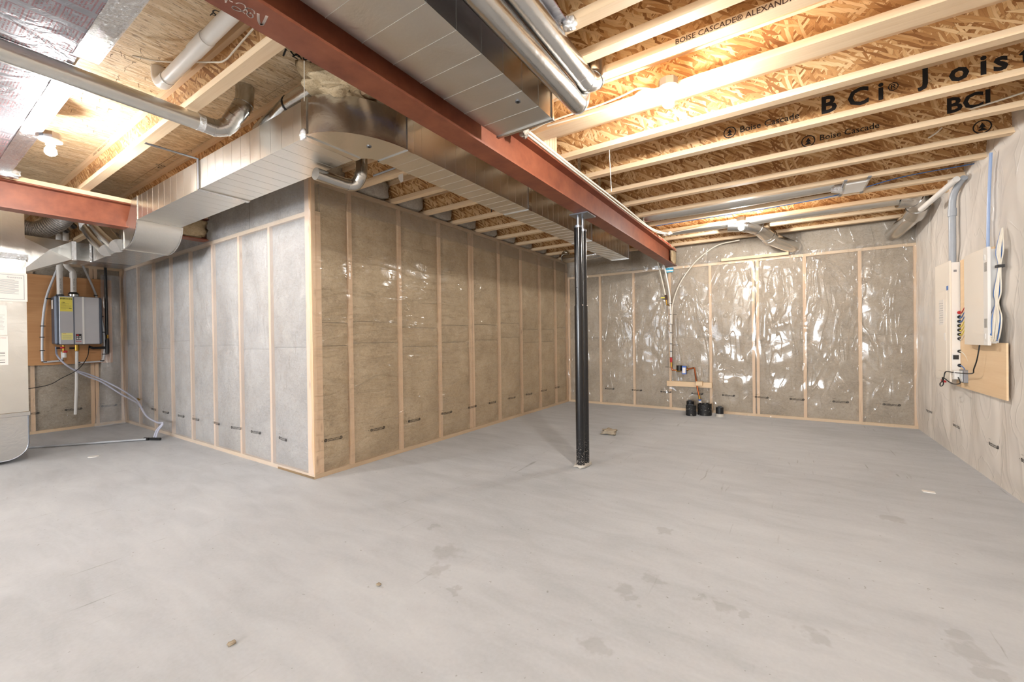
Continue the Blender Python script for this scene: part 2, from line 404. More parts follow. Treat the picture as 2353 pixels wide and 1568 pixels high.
M['teal'] = plain('teal_card', srgb(88, 186, 216), .5)
M['tealdark'] = plain('teal_ink', srgb(14, 104, 136), .5)
M['chalk'] = plain('chalk', srgb(226, 208, 196), .95, vary=.1, sc_=60)
M['copper'] = plain('copper', srgb(170, 96, 58), .3, 1)
M['brass'] = plain('brass', srgb(190, 150, 70), .3, 1)
M['zinc'] = plain('zinc_steel', srgb(150, 154, 162), .35, 1)
M['redwood_tag'] = plain('orange_sealant', srgb(206, 74, 48), .7)
M['redfoam'] = M['redwood_tag']
t = NT('lit_bulb'); e = t.N('ShaderNodeEmission', {'Color': (1, .97, .93, 1), 'Strength': BULB}).outputs[0]; t.l.new(e, t.out.inputs['Surface']); M['bulb'] = t.m

# ------------------------------------------------------------------ dimensions of the place (metres)
XB, Y1, Y2, XR, XH, YF = -3.42, 2.07, 7.14, 1.389, -8.43, -7.5
ZP, ZJ, ZS, FW, FH = 2.335, 2.62, 2.845, .063, .038   # low plate top, joist underside, subfloor, flange

# floor and subfloor
fl = MB().box(XH-.3, XR+.3, YF-.2, Y2+.4, -.12, 0).build('floor', M['concrete'], kind='structure')
FL0 = org(fl)
ceil_ = thing('ceiling', None, None, (-3.5, 1.0, ZS), kind='structure')
# boards 1.22 m along x, 2.44 m along y, staggered
seams = [-8.73, -7.98, -6.78, -5.58, -4.385, -3.13, -1.91, -.69, .53, 1.75]
for i in range(len(seams)-1):
    y = YF-.2 - (.61 if i % 2 else 0)
    while y < Y2+.4:
        MB().box(seams[i]+.002, seams[i+1]-.002, max(y, YF-.2)+.002, min(y+2.44, Y2+.4)-.002, ZS, ZS+.018).build('osb_panel', M['osb_floor'], ceil_)
        y += 2.44
MB().box(XH-.3, XR+.3, YF-.2, Y2+.4, ZS+.02, ZS+.04).build('roof_underlay', M['wool_grey'], ceil_)

# ------------------------------------------------------------------ walls
class Wall:
    """framed wall: origin o on the stud face at floor level, ud along the wall (left to right in view), nd out into the room"""
    def __init__(s, name, o, ud, nd, L, ztop, pins, film_m, wool, seed, plate_z=None, fz0=.0, amp=1.0, trim=(0, 0), rows=None):
        s.t = thing(name, None, None, o, kind='structure'); s.o = Vector(o); s.ud = Vector(ud); s.nd = Vector(nd)
        s.L = L; s.pins = sorted(pins); s.ztop = ztop; s.seed = seed; s.amp = amp
        pz = plate_z or ztop; s.pz = pz
        def bx(u0, u1, n0, n1, z0, z1, nm, mat):
            a = s.o+s.ud*u0; p = []
            for z in (z0, z1):
                for (uu, nn) in ((u0, n0), (u1, n0), (u1, n1), (u0, n1)):
                    q = s.o+s.ud*uu+s.nd*nn; p.append((q.x, q.y, z))
            mb = MB(); mb.hexa(p); return mb.build(nm, mat, s.t)
        s.bx = bx
        pm = M['lum_x'] if abs(s.ud.x) > .5 else M['lum_y']
        bx(-.0, L, -.089, .001, 0, .038, 'bottom_plate', pm)
        bx(-.0, L, -.089, .001, pz-.038, pz, 'top_plate', pm)
        for p in pins: bx(p-.019, p+.019, -.089, 0, .038, pz-.038, 'stud', M['stud'])
        # insulation: two batts per bay, soft faced
        pp = s.pins
        for i in range(len(pp)-1):
            if pp[i+1]-pp[i] < .1: continue
            u0, u1 = pp[i]+.019, pp[i+1]-.019
            zc = 1.17+R_.uniform(-.05, .05)
            cuts = [.038]+[zc+q for q in (rows or [0])]+[pz-.038]
            for z0, z1 in [(cuts[k]+(.004 if k else 0), cuts[k+1]) for k in range(len(cuts)-1)]: s.batt(u0, u1, z0, z1, wool)
        if pz < ztop-.05:
            n = max(1, round(L/1.2)); 
            for i in range(n): s.batt(L*i/n+.004, L*(i+1)/n-.004, pz, ztop, M['wool_grey'], back=.05)
        bx(trim[0], L-trim[1], -.13, -.10, 0, ZS, 'backing_panel', M['wool_grey'])
        # vapour film
        nu = max(8, int(L/.035)); nv = int((ztop-fz0)/.035)
        mb = MB()
        mb.grid(lambda a, b: s.fp(a*L, fz0+b*(ztop-fz0)), nu, nv)
        s.film = mb.build('vapour_barrier', film_m, s.t, smooth='all', fix=False)
    def batt(s, u0, u1, z0, z1, mat, back=0):
        sd = R_.uniform(0, 50); nu, nv = 7, max(4, int((z1-z0)/.09))
        def f(a, b):
            e = min(a, 1-a)*(u1-u0); ez = min(b, 1-b)*(z1-z0); r = min(1, e/.05)*min(1, ez/.05)
            u = u0+a*(u1-u0); z = z0+b*(z1-z0)
            d = -.030-back + .024*(r**.5) + .006*noise.noise(Vector((u*5+sd, z*5, sd)))*r
            q = s.o+s.ud*u+s.nd*d; return Vector((q.x, q.y, z))
        mb = MB(); mb.grid(f, nu, nv); n0 = len(mb.v)
        # returned edges give the batt its thickness
        q = [s.o+s.ud*uu+s.nd*-.085 for uu in (u0, u1)]
        k = [(q[0].x, q[0].y, z0), (q[1].x, q[1].y, z0), (q[1].x, q[1].y, z1), (q[0].x, q[0].y, z1)]
        c = [0, nu, (nu+1)*nv+nu, (nu+1)*nv]
        mb.v += [Vector(p) for p in k]
        for i in range(4): mb.f.append((c[i], c[(i+1) % 4], n0+(i+1) % 4, n0+i))
        return mb.build('insulation_batt', mat, s.t, smooth='all', fix=False)
    def d(s, u, z):
        pp = s.pins; t = 1.0
        for i in range(len(pp)-1):
            if pp[i] <= u <= pp[i+1] and pp[i+1]-pp[i] > .1:
                a = (u-pp[i])/(pp[i+1]-pp[i]); t = min(1.0, (4*a*(1-a))**.6); break
        else: t = .15 if pp[0] < u < pp[-1] else .6
        if z > s.pz+.01: t = max(t, .7)
        elif z > s.pz-.04 or z < .04: t = 0
        else: t *= min(1, (s.pz-.04-z)/.12, (z-.04)/.12)
        sd = s.seed
        n1 = noise.noise(Vector((u*1.7+z*.8, z*2.1-u*.5, sd))); n2 = noise.noise(Vector((u*7+z*3, z*4.5-u*2, sd+9)))
        n3 = 1-abs(noise.noise(Vector((u*3.1-z*1.3, z*2.6+u, sd+4))))*2.2
        k = .5+.5*noise.noise(Vector((u*1.1, z*1.1, sd+20)))
        return .004 + s.amp*t*max(0, .012+.012*n1+.006*n2+.012*max(0, n3)*k)
    def fp(s, u, z):
        q = s.o+s.ud*u+s.nd*s.d(u, z); return Vector((q.x, q.y, z))
    def mark(s, u, z=.3, w=1.0):
        """the printed strip of the film: two round seals, two lines of print"""
        mb = MB(); o = s.o+s.ud*u+Vector((0, 0, z)); 
        dz = lambda p: (lambda uu: (lambda q: Vector((q.x, q.y, p.z)))(s.o+s.ud*uu+s.nd*(s.d(uu, p.z)+.0035)))((p-s.o).dot(s.ud))
        k = .173*w/.173
        for vf, off in ((ring2d(.012, .004, .008, .014), (0, 0)), (ring2d(.012, .004, 0.0005, .005, 8), (0, 0)), (ring2d(.160, .004, .008, .014), (0, 0)), (ring2d(.160, .004, .0005, .005, 8), (0, 0)),
                        (text2d('polyfilm superior', .0165, .02), (.029, .005)), (text2d('CAN/CGSB-51.34-M86', .0135, .03), (.029, -.010)), (text2d('CCMC 6', .012), (.0, .036)), (ring2d(-.022, .005, .0005, .0035, 6), (0, 0))):
            put2d(mb, vf, o, s.ud*w, Z, off, dz)
        return mb.build('printed_mark', M['ink'], s.film, fix=False)

mid_pins = [.02, .385, .99, 1.60, 2.18, 2.225, 2.83, 3.43, 4.02, 4.59, 5.05]
w_mid = Wall('wall_middle', (XB, Y1, 0), Y, X, Y2-Y1, ZJ, mid_pins, M['film_mid'], M['wool'], 1.3, plate_z=ZJ, trim=(.12, 0), rows=[0, .21])
bx0 = XB
mb = MB(); mb.grid(lambda a, b: Vector((XB+.034+.008*noise.noise(Vector((a*14, b*2, 3))), Y1+.02+a*(Y2-Y1-.05), 2.40+.03*noise.noise(Vector((a*6, 0, 8)))*(1-b)+b*.215)), 120, 6)
mb.build('film_lap', film('film_overlap', .22, srgb(200, 184, 168)), w_mid.t, smooth='all', fix=False)
w_back = Wall('wall_back', (XB, Y2, 0), X, -Y, XR-XB, ZS, [.02, .637, 1.242, 1.837, 2.443, 3.025, 3.080, 3.649, 4.249, XR-XB-.02], M['film_back'], M['wool_grey'], 5.1, plate_z=ZP, amp=1.0, trim=(-.15, -.15))
w_rec = Wall('wall_recess', (XH, Y1, 0), X, -Y, XB-XH, ZS, [.02, .62, 1.23, 1.84, 2.45, 3.064, 3.687, 4.297, XB-XH-.06, XB-XH-.02], M['film_recess'], M['wool_pale'], 8.8, plate_z=ZP, amp=1.7, trim=(0, .12))
w_right = Wall('wall_right', (XR, Y2, 0), -Y, -X, Y2-YF, ZS, [.02]+[.6*i for i in range(1, 25)]+[Y2-YF-.02], M['film_right'], M['wool_pale'], 3.7, plate_z=ZJ, amp=1.3, trim=(-.12, -.05))
w_left = Wall('wall_left', (XH, YF, 0), Y, X, Y1-YF, ZS, [.02]+[Y1-YF-.93-.6*i for i in range(0, 14)]+[Y1-YF-.35, Y1-YF-.305, Y1-YF-.02], M['film_left'], M['wool_grey'], 6.2, plate_z=ZP, amp=.5, trim=(-.05, -.12))
for a in (2.156, 2.64, 3.135, 3.655, 4.15, 4.585, 5.08, 5.57, 6.06, 6.55): w_mid.mark(a-Y1, .315)
for a in (-2.70, -2.22, -1.74, -1.26, -.82, -.385, .045, .53, 1.045): w_back.mark(a-XB, .285)
for a in (-7.70, -7.25, -6.80, -6.28, -5.86, -5.36, -4.89, -4.48, -3.96): w_rec.mark(a-XH, .30)
for a in (6.69, 5.75, 4.93, 4.40): w_right.mark(Y2-a, .30)
for a in (1.02, 1.43, 1.80): w_left.mark(a-YF, .277)
# corner post of the bulkhead, wide face towards the room
tp = w_rec.t
MB().box(XB-.09, XB+.002, Y1-.004, Y1+.036, .038, ZJ).build('corner_stud', M['stud'], tp)
MB().box(XB-.6, XB-.0, Y1-.004, Y1+.08, 0, .02).build('plate_packing', M['lum_x'], tp)
# front wall behind the camera, its two windows added to admit fill light
fw = thing('wall_front', None, None, (-3.5, YF, 0), kind='structure')
xs = [XH-.2, -6.7, -4.5, -2.0, .2, XR+.2]
for a, b, z0, z1 in ((xs[0], xs[1], 0, ZS), (xs[2], xs[3], 0, ZS), (xs[4], xs[5], 0, ZS), (xs[1], xs[2], 0, .7), (xs[1], xs[2], 2.2, ZS), (xs[3], xs[4], 0, .7), (xs[3], xs[4], 2.2, ZS)):
    MB().box(a, b, YF-.1, YF, z0, z1).build('foundation_panel', M['wool_pale'], fw)
for i, (a, b) in enumerate(((xs[1], xs[2]), (xs[3], xs[4]))):
    wn = thing('window_%d' % (i+1), None, None, (a, YF, .7), kind='structure')
    m = MB()
    for q in ((a, a+.06, .7, 2.2), (b-.06, b, .7, 2.2), (a+.06, b-.06, .7, .76), (a+.06, b-.06, 2.14, 2.2), ((a+b)/2-.03, (a+b)/2+.03, .76, 2.14)): m.box(q[0], q[1], YF-.09, YF-.03, q[2], q[3])
    m.build('window_frame', M['white'], wn)

# ------------------------------------------------------------------ I-joists
def joist_mesh(x0, x1, web=True, parent=None, yfar=0.0, stud=False):
    fx = .5*(x0+x1)
    MB().box(x0, x1, yfar-FW, yfar, ZJ, ZJ+FH).build('bottom_flange', M['lum_x'], parent)
    MB().box(x0, x1, yfar-FW, yfar, ZS-.001-FH, ZS-.001).build('top_flange', M['lum_x'], parent)
    MB().box(x0, x1, yfar-FW/2-.006, yfar-FW/2+.006, ZJ+FH, ZS-.001-FH).build('web', M['osb_web'], parent)
XM = -1.537
ORD = ['first', 'second', 'third', 'fourth', 'fifth', 'sixth', 'seventh', 'eighth', 'ninth', 'tenth', 'eleventh', 'twelfth', 'thirteenth', 'fourteenth', 'fifteenth', 'sixteenth', 'seventeenth', 'eighteenth', 'nineteenth', 'twentieth', 'twenty-first', 'twenty-second', 'twenty-third', 'twenty-fourth', 'twenty-fifth', 'twenty-sixth', 'twenty-seventh', 'twenty-eighth']
JR = {}
def joist_set(ys, x0, x1, side, group, key):
    proto = None
    for i, y in enumerate(ys):
        lab = 'pale wood I-joist %s, %s from the back wall' % (side, ORD[i]) if i else 'pale wood I-joist %s, nearest the back wall' % side
        if proto is None:
            proto = thing('floor_joist', lab, 'joist', (.5*(x0+x1), y, ZJ), group); joist_mesh(x0, x1, True, proto, y); j = proto
        else: j = copy_tree(proto, (.5*(x0+x1), y, ZJ), lab)
        ORG[j.name] = Vector((.5*(x0+x1), y, ZJ)); JR[(key, round(y, 3))] = j
yr = [6.93, 6.45, 5.965, 5.48, 5.0, 4.508, 4.029, 3.543, 3.060, 2.650, 2.586, 2.222, 2.035, 1.79, 1.31, .82, .34, -.14, -.62, -1.10, -1.58, -2.06, -2.54, -3.02, -3.5, -3.98, -4.46]
joist_set(yr, XM+.003, XR+.05, 'right of the long beam', 'I-joists over the right half', 'r')
yl = [6.87, 6.39, 5.90, 5.42, 4.93, 4.45, 3.965, 3.48, 2.995, 2.51]
joist_set(yl, XB-.09, XM-.003, 'over the bulkhead wall', 'I-joists over the bulkhead side', 'm')
yl2 = [2.02, 1.56, 1.10, .57, .09, -.39, -.87, -1.35, -1.83, -2.31, -2.79, -3.27, -3.75, -4.23]
joist_set(yl2, XH-.1, XM-.003, 'left of the long beam', 'I-joists over the left half', 'l')
# print on the joists
def web_of(j):
    w_ = [c for c in j.children if c.name.startswith('web')][0]; ORG[w_.name] = ORG[j.name]; return w_
def jtext(key, y, s, size, x, z, bold=.0, name='printed_text', dy=None, mat=None):
    j = web_of(JR[(key, y)]) if dy is None else JR[(key, y)]; yy = y-FW/2-.0075 if dy is None else y+dy
    return label_text(name, s, size, (x, yy, z), X, Z, mat or M['ink'], j, bold)
def blogo(key, y, x, z, r=.042):
    mb = MB(); o = (x, y-FW/2-.0075, z)
    put2d(mb, ring2d(0, 0, r*.84, r, 22), o, X, Z)
    put2d(mb, ([(-.5*r, -.55*r), (.5*r, -.55*r), (.08*r, -.1*r), (.38*r, -.1*r), (0, .62*r), (-.38*r, -.1*r), (-.08*r, -.1*r)], [(0, 1, 2, 3, 4, 5, 6)]), o, X, Z)
    mb.build('printed_emblem', M['ink'], web_of(JR[(key, y)]), fix=False)
for ch, u, v in (('B', 1885, 260), ('C', 1947, 246), ('i', 2016, 230), ('\u00ae', 2040, 215), ('J', 2116, 202), ('o', 2180, 192), ('i', 2250, 176), ('s', 2282, 168), ('t', 2345, 156)):
    jtext('r', 3.543, ch, .155 if ch != '\u00ae' else .07, P(u, v, y=3.505).x, {'J': 2.715, '\u00ae': 2.72}.get(ch, 2.685), .03 if ch != '\u00ae' else .006)
blogo('r', 3.543, -.335, 2.715); jtext('r', 3.543, 'Boise Cascade', .062, -.27, 2.695, .008)
blogo('r', 4.029, .16, 2.705, .045); jtext('r', 4.029, 'Boise Cascade', .060, .23, 2.69, .008); jtext('r', 4.029, 'BCI', .14, .92, 2.685, .03)
blogo('r', 4.508, 1.22, 2.71, .05)
for y in (3.965, 4.45): jtext('m', y, 'Joist', .115, -2.85+(.22 if y > 4 else 0), 2.68, .016)
jtext('m', 4.45, 'Boise Cascade', .05, -2.45, 2.69, .006)
jtext('r', 2.222, 'BOISE CASCADE\u00ae ALEXANDRIA LA', .036, -.44, ZJ+.006, .012, dy=-FW-.001, mat=M['inkbrown'])
jtext('l', 1.10, '10  SPACESTAR  32  PLUS', .085, -5.15, 2.695, .0, mat=M['inkfaint'])
jtext('l', 1.10, 'CAN/US   MADE IN CANADA   0417', .03, -4.95, ZS-.036, .0, dy=-FW-.001, mat=M['inkbrown'])
def under(name, s, size, o, ux, uy, parent, bold=0, mat=None): return label_text(name, s, size, o, ux, uy, mat or M['ink'], parent, bold)
under('printed_text', '22052', .05, (-2.72, 1.97, ZJ+.004), X, Z, JR[('l', 2.02)], .004) if 0 else None
# print on the subfloor boards
for s, u, v, sz in (('1F24', 511, 30, .05), ('CSA 0325', 483, 27, .055), ('PRODUIT 2R48', 480, 34, .045), ('W24  S 18', 492, 42, .045)):
    p = P(u, v, z=ZS-.001); under('printed_text', s, sz, p, Y, X, ceil_, .006)
for s, u, v, sz in (('ESC', 668, 128, .085), ('ESC 23/32', 704, 146, .07), ('EXPOSURE 1', 360, 385, .06), ('SPAN 24 OC', 355, 378, .05)):
    p = P(u, v, z=ZS-.001); under('printed_text', s, sz, p, Y, X, ceil_, .004)
mb = MB()
for st in ([(657, 113), (651, 128)], [(668, 118), (676, 128), (684, 124), (696, 140), (707, 135), (702, 124)]):
    mb.tube([P(u, v, z=ZS-.002) for u, v in st], .005, 5)
mb.build('marker_stroke', M['ink'], ceil_)
# nails and splits poking down through the boards
mb = MB(); rr = random.Random(3)
for u, v in ((255, 125), (286, 128), (322, 112), (364, 132), (278, 120), (304, 142), (323, 130), (288, 157), (355, 162), (333, 178), (375, 155), (270, 175), (318, 193), (345, 208), (268, 182), (191, 214), (187, 226), (160, 244), (165, 254), (229, 228), (222, 245), (280, 245), (200, 285), (190, 275), (215, 300), (250, 250), (300, 270), (235, 300), (440, 345), (470, 350), (430, 365), (400, 300+60)):
    p = P(u, v, z=ZS); l = rr.uniform(.015, .03)
    mb.cyl(p, p+Vector((rr.uniform(-.006, .006), rr.uniform(-.006, .006), -l*.8)), .0009, 5); mb.tube([p+Vector((0, 0, -.002)), p+Vector((rr.uniform(.008, .02), rr.uniform(-.015, .015), -.005))], .0011, 4)
mb.build('nail_tips', M['inkbrown'], ceil_, kind='stuff')

# ------------------------------------------------------------------ steel beams
def ibeam(name, label, x, y0, y1, z0=2.34, z1=2.58, w=.144, t=.012):
    b = thing(name, label, 'steel beam', (x, .5*(y0+y1), z0), 'red primed steel beams')
    MB().box(x-w/2, x+w/2, y0, y1, z0, z0+t).build('bottom_flange', M['oxide'], b)
    MB().box(x-w/2, x+w/2, y0, y1, z1-t, z1).build('top_flange', M['oxide'], b)
    MB().box(x-.004, x+.004, y0, y1, z0+t, z1-t).build('web', M['oxide'], b)
    return b
beam = ibeam('steel_beam', 'long red primed steel I-beam chalked 28V running to the back wall', XM, YF+.1, Y2-.01)
beam2 = ibeam('steel_beam', 'short red primed steel I-beam above the furnace duct', -5.46, YF+.1, Y1-.01)
tag(MB().box(XM-.07, XM+.07, YF+.1, Y2-.02, 2.582, ZJ-.001).build('wood_nailer', M['lum_y']), 'wood nailer plank lying on top of the long steel beam', 'timber')
tag(MB().box(-5.53, -5.39, YF+.1, Y1-.02, 2.582, ZJ-.001).build('wood_nailer', M['lum_y']), 'wood nailer plank lying on top of the short steel beam', 'timber')
def chalk(strokes, z, r, mat, name, parent):
    mb = MB()
    for st in strokes:
        pts = smooth_path([P(470+a/9.412, b/9.412, z=z) for a, b in st], 5) if len(st) > 2 else [P(470+a/9.412, b/9.412, z=z) for a, b in st]
        # flat stroke: ribbon
        for i in range(len(pts)-1):
            a, b = pts[i], pts[i+1]; t = (b-a).normalized(); n = Vector((t.y, -t.x, 0))*r
            mb.add([a-n-t*r*.3, b-n+t*r*.3, b+n+t*r*.3, a+n-t*r*.3], [(0, 1, 2, 3)])
    return mb.build(name, mat, parent, fix=False)
chalk([[(680, 75), (760, 65), (860, 110), (885, 190), (830, 235), (740, 240), (640, 205), (600, 160), (640, 135), (720, 165), (800, 230), (870, 290)],
       [(1080, 300), (1070, 240), (1000, 190), (930, 175), (905, 200), (940, 270), (1030, 310), (1040, 370), (985, 380), (920, 320), (930, 280), (1000, 275)],
       [(540, 15), (605, 45)], [(480, 0), (452, 55)], [(440, 8), (480, 14)]], 2.3392, .0022, M['chalk'], 'chalk_writing', beam)
chalk([[(1160, 295), (1165, 420), (1200, 520), (1250, 535), (1290, 470), (1350, 345)]], 2.3392, .0042, M['chalk'], 'chalk_writing', beam)
# cement smears on the beam
# orange sealant dabs along the beam's top edge at the far end
mb = MB()
for i in range(34):
    y = 5.1+i*.058; mb.box(XM+.0705, XM+.074, y, y+R_.uniform(.015, .04), 2.584, 2.584+R_.uniform(.01, .03))
mb.build('sealant_dabs', M['redwood_tag'], beam, kind='stuff')
mb = MB()
for i in range(5):
    y = 2.0+i*.11; mb.box(XM+.0705, XM+.074, y, y+.05, 2.584, 2.61)
mb.build('sealant_dabs', M['redwood_tag'], beam, kind='stuff')
# squash blocks beside the beam under the lamp joist
sb = thing('squash_blocks', 'pale stud blocks standing on the steel beam between two joists', 'timber', (XM+.05, 2.85, ZJ))
for k in range(6): MB().box(XM+.012, XM+.07, 2.664+.038*k*1.07, 2.664+.038*k*1.07+.036, ZJ+.001, ZS-.004).build('block', M['stud'], sb)
# mineral wool stuffed in the beam pocket
def lump(name, c, size, mat, seed, label=None, cat=None, parent=None, n=14, rot=0, rough=.35):
    mb = MB(); mb.ball((0, 0, 0), 1, n+4, n); cs, sn = math.cos(rot), math.sin(rot)
    out = []
    for p in mb.v:
        q = Vector([math.copysign(abs(a)**.6, a) for a in p])
        k = 1+rough*noise.fractal(q*1.9+Vector((seed, 0, 0)), .8, 2.1, 4)
        q = Vector((q.x*size[0]*k, q.y*size[1]*k, q.z*size[2]*k)); out.append(Vector((q.x*cs-q.y*sn, q.x*sn+q.y*cs, q.z))+Vector(c))
    mb.v = out; o = mb.build(name, mat, parent, smooth='all')
    return tag(o, label, cat) if label else o
lump('insulation_plug', (XM+.045, 6.995, 2.46), (.03, .12, .105), M['wool'], 3, 'mineral wool plug stuffed at the beam end by the back wall', 'insulation')
lump('insulation_plug', (-5.42, 1.90, 2.465), (.028, .14, .10), M['wool'], 13, 'mineral wool stuffed in the web of the short steel beam', 'insulation')
lump('insulation_scrap', (-2.12, 1.50, 2.655), (.17, .17, .06), M['wool'], 8, 'torn mineral wool piece lying over the duct elbow', 'insulation', rot=.5, n=26, rough=.5)
lump('insulation_scrap', (-1.83, 4.95, .034), (.085, .06, .03), M['wool_grey'], 21, 'grey lump of mineral wool on the floor behind the post', 'debris', rough=.6)
lump('floor_chip', (-1.845, .758, .006), (.011, .015, .005), M['wool_grey'], 2, 'small brown chip on the concrete nearest the camera', 'debris', n=7)
lump('floor_chip', (-1.676, 1.335, .004), (.012, .010, .003), M['wool_grey'], 4, 'tiny dark chip on the trowelled concrete patch', 'debris', n=7)
tag(MB().box(.86, .93, 4.32, 4.36, 0, .006).build('paper_scrap', M['paper']), 'white scrap on the floor beside the right wall film', 'debris')

# ------------------------------------------------------------------ twin steel post
pt = thing('steel_post', 'black twin-tube adjustable steel post under the long beam', 'post', (-1.60, 3.62, 0))
for (x, y, dz) in ((-1.600, 3.575, .0), (-1.590, 3.657, -.02)):
    MB().cyl((x, y, .0), (x, y, 1.50), .040, 24).build('lower_tube', M['post'], pt, smooth=True)
    MB().cyl((x, y, 1.50), (x, y, 2.215+dz), .0355, 24).build('upper_tube', M['post'], pt, smooth=True)
    MB().cyl((x, y, 2.215+dz), (x, y, 2.235+dz), .038, 24).build('cap', M['zinc'], pt, smooth=True)
    MB().cyl((x, y, 2.235+dz), (x, y, 2.329), .013, 12).build('screw', M['zinc'], pt, smooth=True)
    m = MB(); m.cyl((x-.043, y, 1.50), (x+.043, y, 1.50), .005, 8); m.build('pin', M['chalk'], pt)
    MB().tube([(x, y-.037, 1.66), (x, y-.0375, 1.66)], .006, 10).build('pin_hole', M['black'], pt)
MB().box(-1.66, -1.48, 3.52, 3.72, 2.3295, 2.339).build('top_plate', M['zinc'], pt)
lump('grout_collar', (-1.60, 3.615, .012), (.062, .095, .014), M['grout'], 5, parent=pt)

# ------------------------------------------------------------------ rectangular ducts
def duct(mb, x0, x1, y0, y1, z0, z1, axis, step=.14, rib=.0008):
    mb.box(x0, x1, y0, y1, z0, z1)
    a0, a1 = (x0, x1) if axis == 'x' else (y0, y1)
    n = int((a1-a0)/step)
    for i in range(1, n+1):
        c = a0+i*(a1-a0)/(n+1)
        if axis == 'x': mb.box(c-.0016, c+.0016, y0-rib, y1+rib, z0-rib, z1)
        else: mb.box(x0-rib, x1+rib, c-.0016, c+.0016, z0-rib, z1)
def cleat(x0, x1, y0, y1, z0, z1, axis, c, w, mat, parent, name='drive_cleat', g=.007):
    m = MB()
    if axis == 'x': m.box(c-w/2, c+w/2, y0-g, y1+g, z0-g, z1+g)
    else: m.box(x0-g, x1+g, c-w/2, c+w/2, z0-g, z1+g)
    return m.build(name, mat, parent)
sd = thing('supply_duct', 'silver sheet metal trunk duct turning the corner of the bulkhead wall', 'duct', (-3.7, 1.55, 2.38))
ZB, ZT = 2.381, 2.598
for a, b in ((-5.15, -3.78), (-3.74, -2.31)):
    m = MB(); duct(m, a, b, 1.374, 1.725, ZB, ZT, 'x'); m.build('duct_section', M['galv_matte'], sd)
cleat(-5, -4, 1.374, 1.725, ZB, ZT, 'x', -3.76, .05, M['galv'], sd)
cleat(-5, -4, 1.374, 1.725, ZB, ZT, 'x', -5.14, .022, M['galv'], sd); cleat(0, 0, 1.374, 1.725, ZB, ZT, 'x', -2.315, .05, M['galv'], sd)
for a, b in ((1.84, 3.30), (3.33, 4.80), (4.83, 6.24)):
    m = MB(); duct(m, -2.23, -1.96, a, b, ZB, ZT, 'y', .12); m.build('duct_section', M['galv_matte'], sd)
for c, wd in ((1.85, .05), (3.315, .05), (4.815, .05), (6.225, .03)): cleat(-2.23, -1.96, 0, 0, ZB, ZT, 'y', c, wd, M['galv'], sd)
# elbow with standing seam
out = [(-2.29+.33*math.sin(a), 1.83-.456*math.cos(a)) for a in [i*PI/2/14 for i in range(15)]]
inn = [(-2.36+.13*math.sin(a), 1.83-.105*math.cos(a)) for a in [i*PI/2/8 for i in range(9)]]
ol = [(-2.34, 1.374)]+out+list(reversed(inn))+[(-2.36, 1.725)]
MB().prism([(x, y, ZB) for x, y in ol], (0, 0, ZT-ZB)).build('elbow', M['galv'], sd, smooth=True)
m = MB()
for i in range(14):
    a, b = out[i], out[i+1]; n0 = Vector((a[0]+2.29, a[1]-1.83, 0)).normalized()*.012; n1 = Vector((b[0]+2.29, b[1]-1.83, 0)).normalized()*.012
    m.hexa([(a[0], a[1], ZB-.002), (b[0], b[1], ZB-.002), (b[0]+n1.x, b[1]+n1.y, ZB-.002), (a[0]+n0.x, a[1]+n0.y, ZB-.002), (a[0], a[1], ZB+.004), (b[0], b[1], ZB+.004), (b[0]+n1.x, b[1]+n1.y, ZB+.004), (a[0]+n0.x, a[1]+n0.y, ZB+.004)])
m.build('standing_seam', M['galv'], sd)
def plug(c, parent, nz=-1):
    m = MB(); m.cyl(Vector(c), Vector(c)+Vector((0, 0, .004*nz)), .014, 16); m.build('test_plug', M['zinc'], parent, smooth=True)
    m = MB(); m.cyl(Vector(c)+Vector((0, 0, .004*nz)), Vector(c)+Vector((0, 0, .006*nz)), .008, 12); m.build('test_plug', M['black'], parent)
plug((-2.111, 1.659, ZB), sd)
# foil tape patches
def tape(pts, parent, mat='foil', name='foil_tape'): return MB().add(pts, [tuple(range(len(pts)))]).build(name, M[mat], parent, fix=False)
lump('foil_tape', (-2.33, 1.37, 2.40), (.03, .01, .03), M['foil'], 1, parent=sd, n=8)
# offset down to the low part
prof = [(-5.15, ZT), (-5.15, ZB)]+[(-5.53+.38*math.cos(a), ZB-.234*math.sin(a)) for a in [i*PI/2/12 for i in range(1, 13)]]
prof += [(-5.58, 2.36), (-5.42, 2.42), (-5.33, 2.52), (-5.30, ZT)]
MB().prism([(x, 1.372, z) for x, z in prof], (0, .354, 0)).build('offset_elbow', M['galv_matte'], sd, smooth=True)
for yy in (1.366, 1.724):
    m = MB(); pr = prof[1:14]
    for i in range(len(pr)-1):
        (xa, za), (xb, zb) = pr[i], pr[i+1]
        m.hexa([(xa-.004, yy, za), (xb-.004, yy, zb+.004), (xb-.004, yy+.01, zb+.004), (xa-.004, yy+.01, za), (xa+.008, yy, za), (xb+.004, yy, zb-.008), (xb+.004, yy+.01, zb-.008), (xa+.008, yy+.01, za)])
    m.build('standing_seam', M['galv'], sd)
m = MB(); duct(m, -6.64, -5.54, 1.374, 1.722, 2.147, 2.355, 'x', .07); m.build('duct_section', M['galv'], sd)
cleat(0, 0, 1.374, 1.722, 2.147, 2.355, 'x', -5.545, .02, M['galv'], sd)
m = MB(); duct(m, -7.05, -6.66, 1.20, 1.722, 2.147, 2.345, 'y', .13); m.build('duct_section', M['galv'], sd)
cleat(-7.05, -6.66, 0, 0, 2.147, 2.345, 'y', 1.225, .035, M['foil'], sd, 'foil_tape'); cleat(-7.05, -6.66, 0, 0, 2.147, 2.345, 'y', 1.36, .02, M['foil'], sd, 'foil_tape')
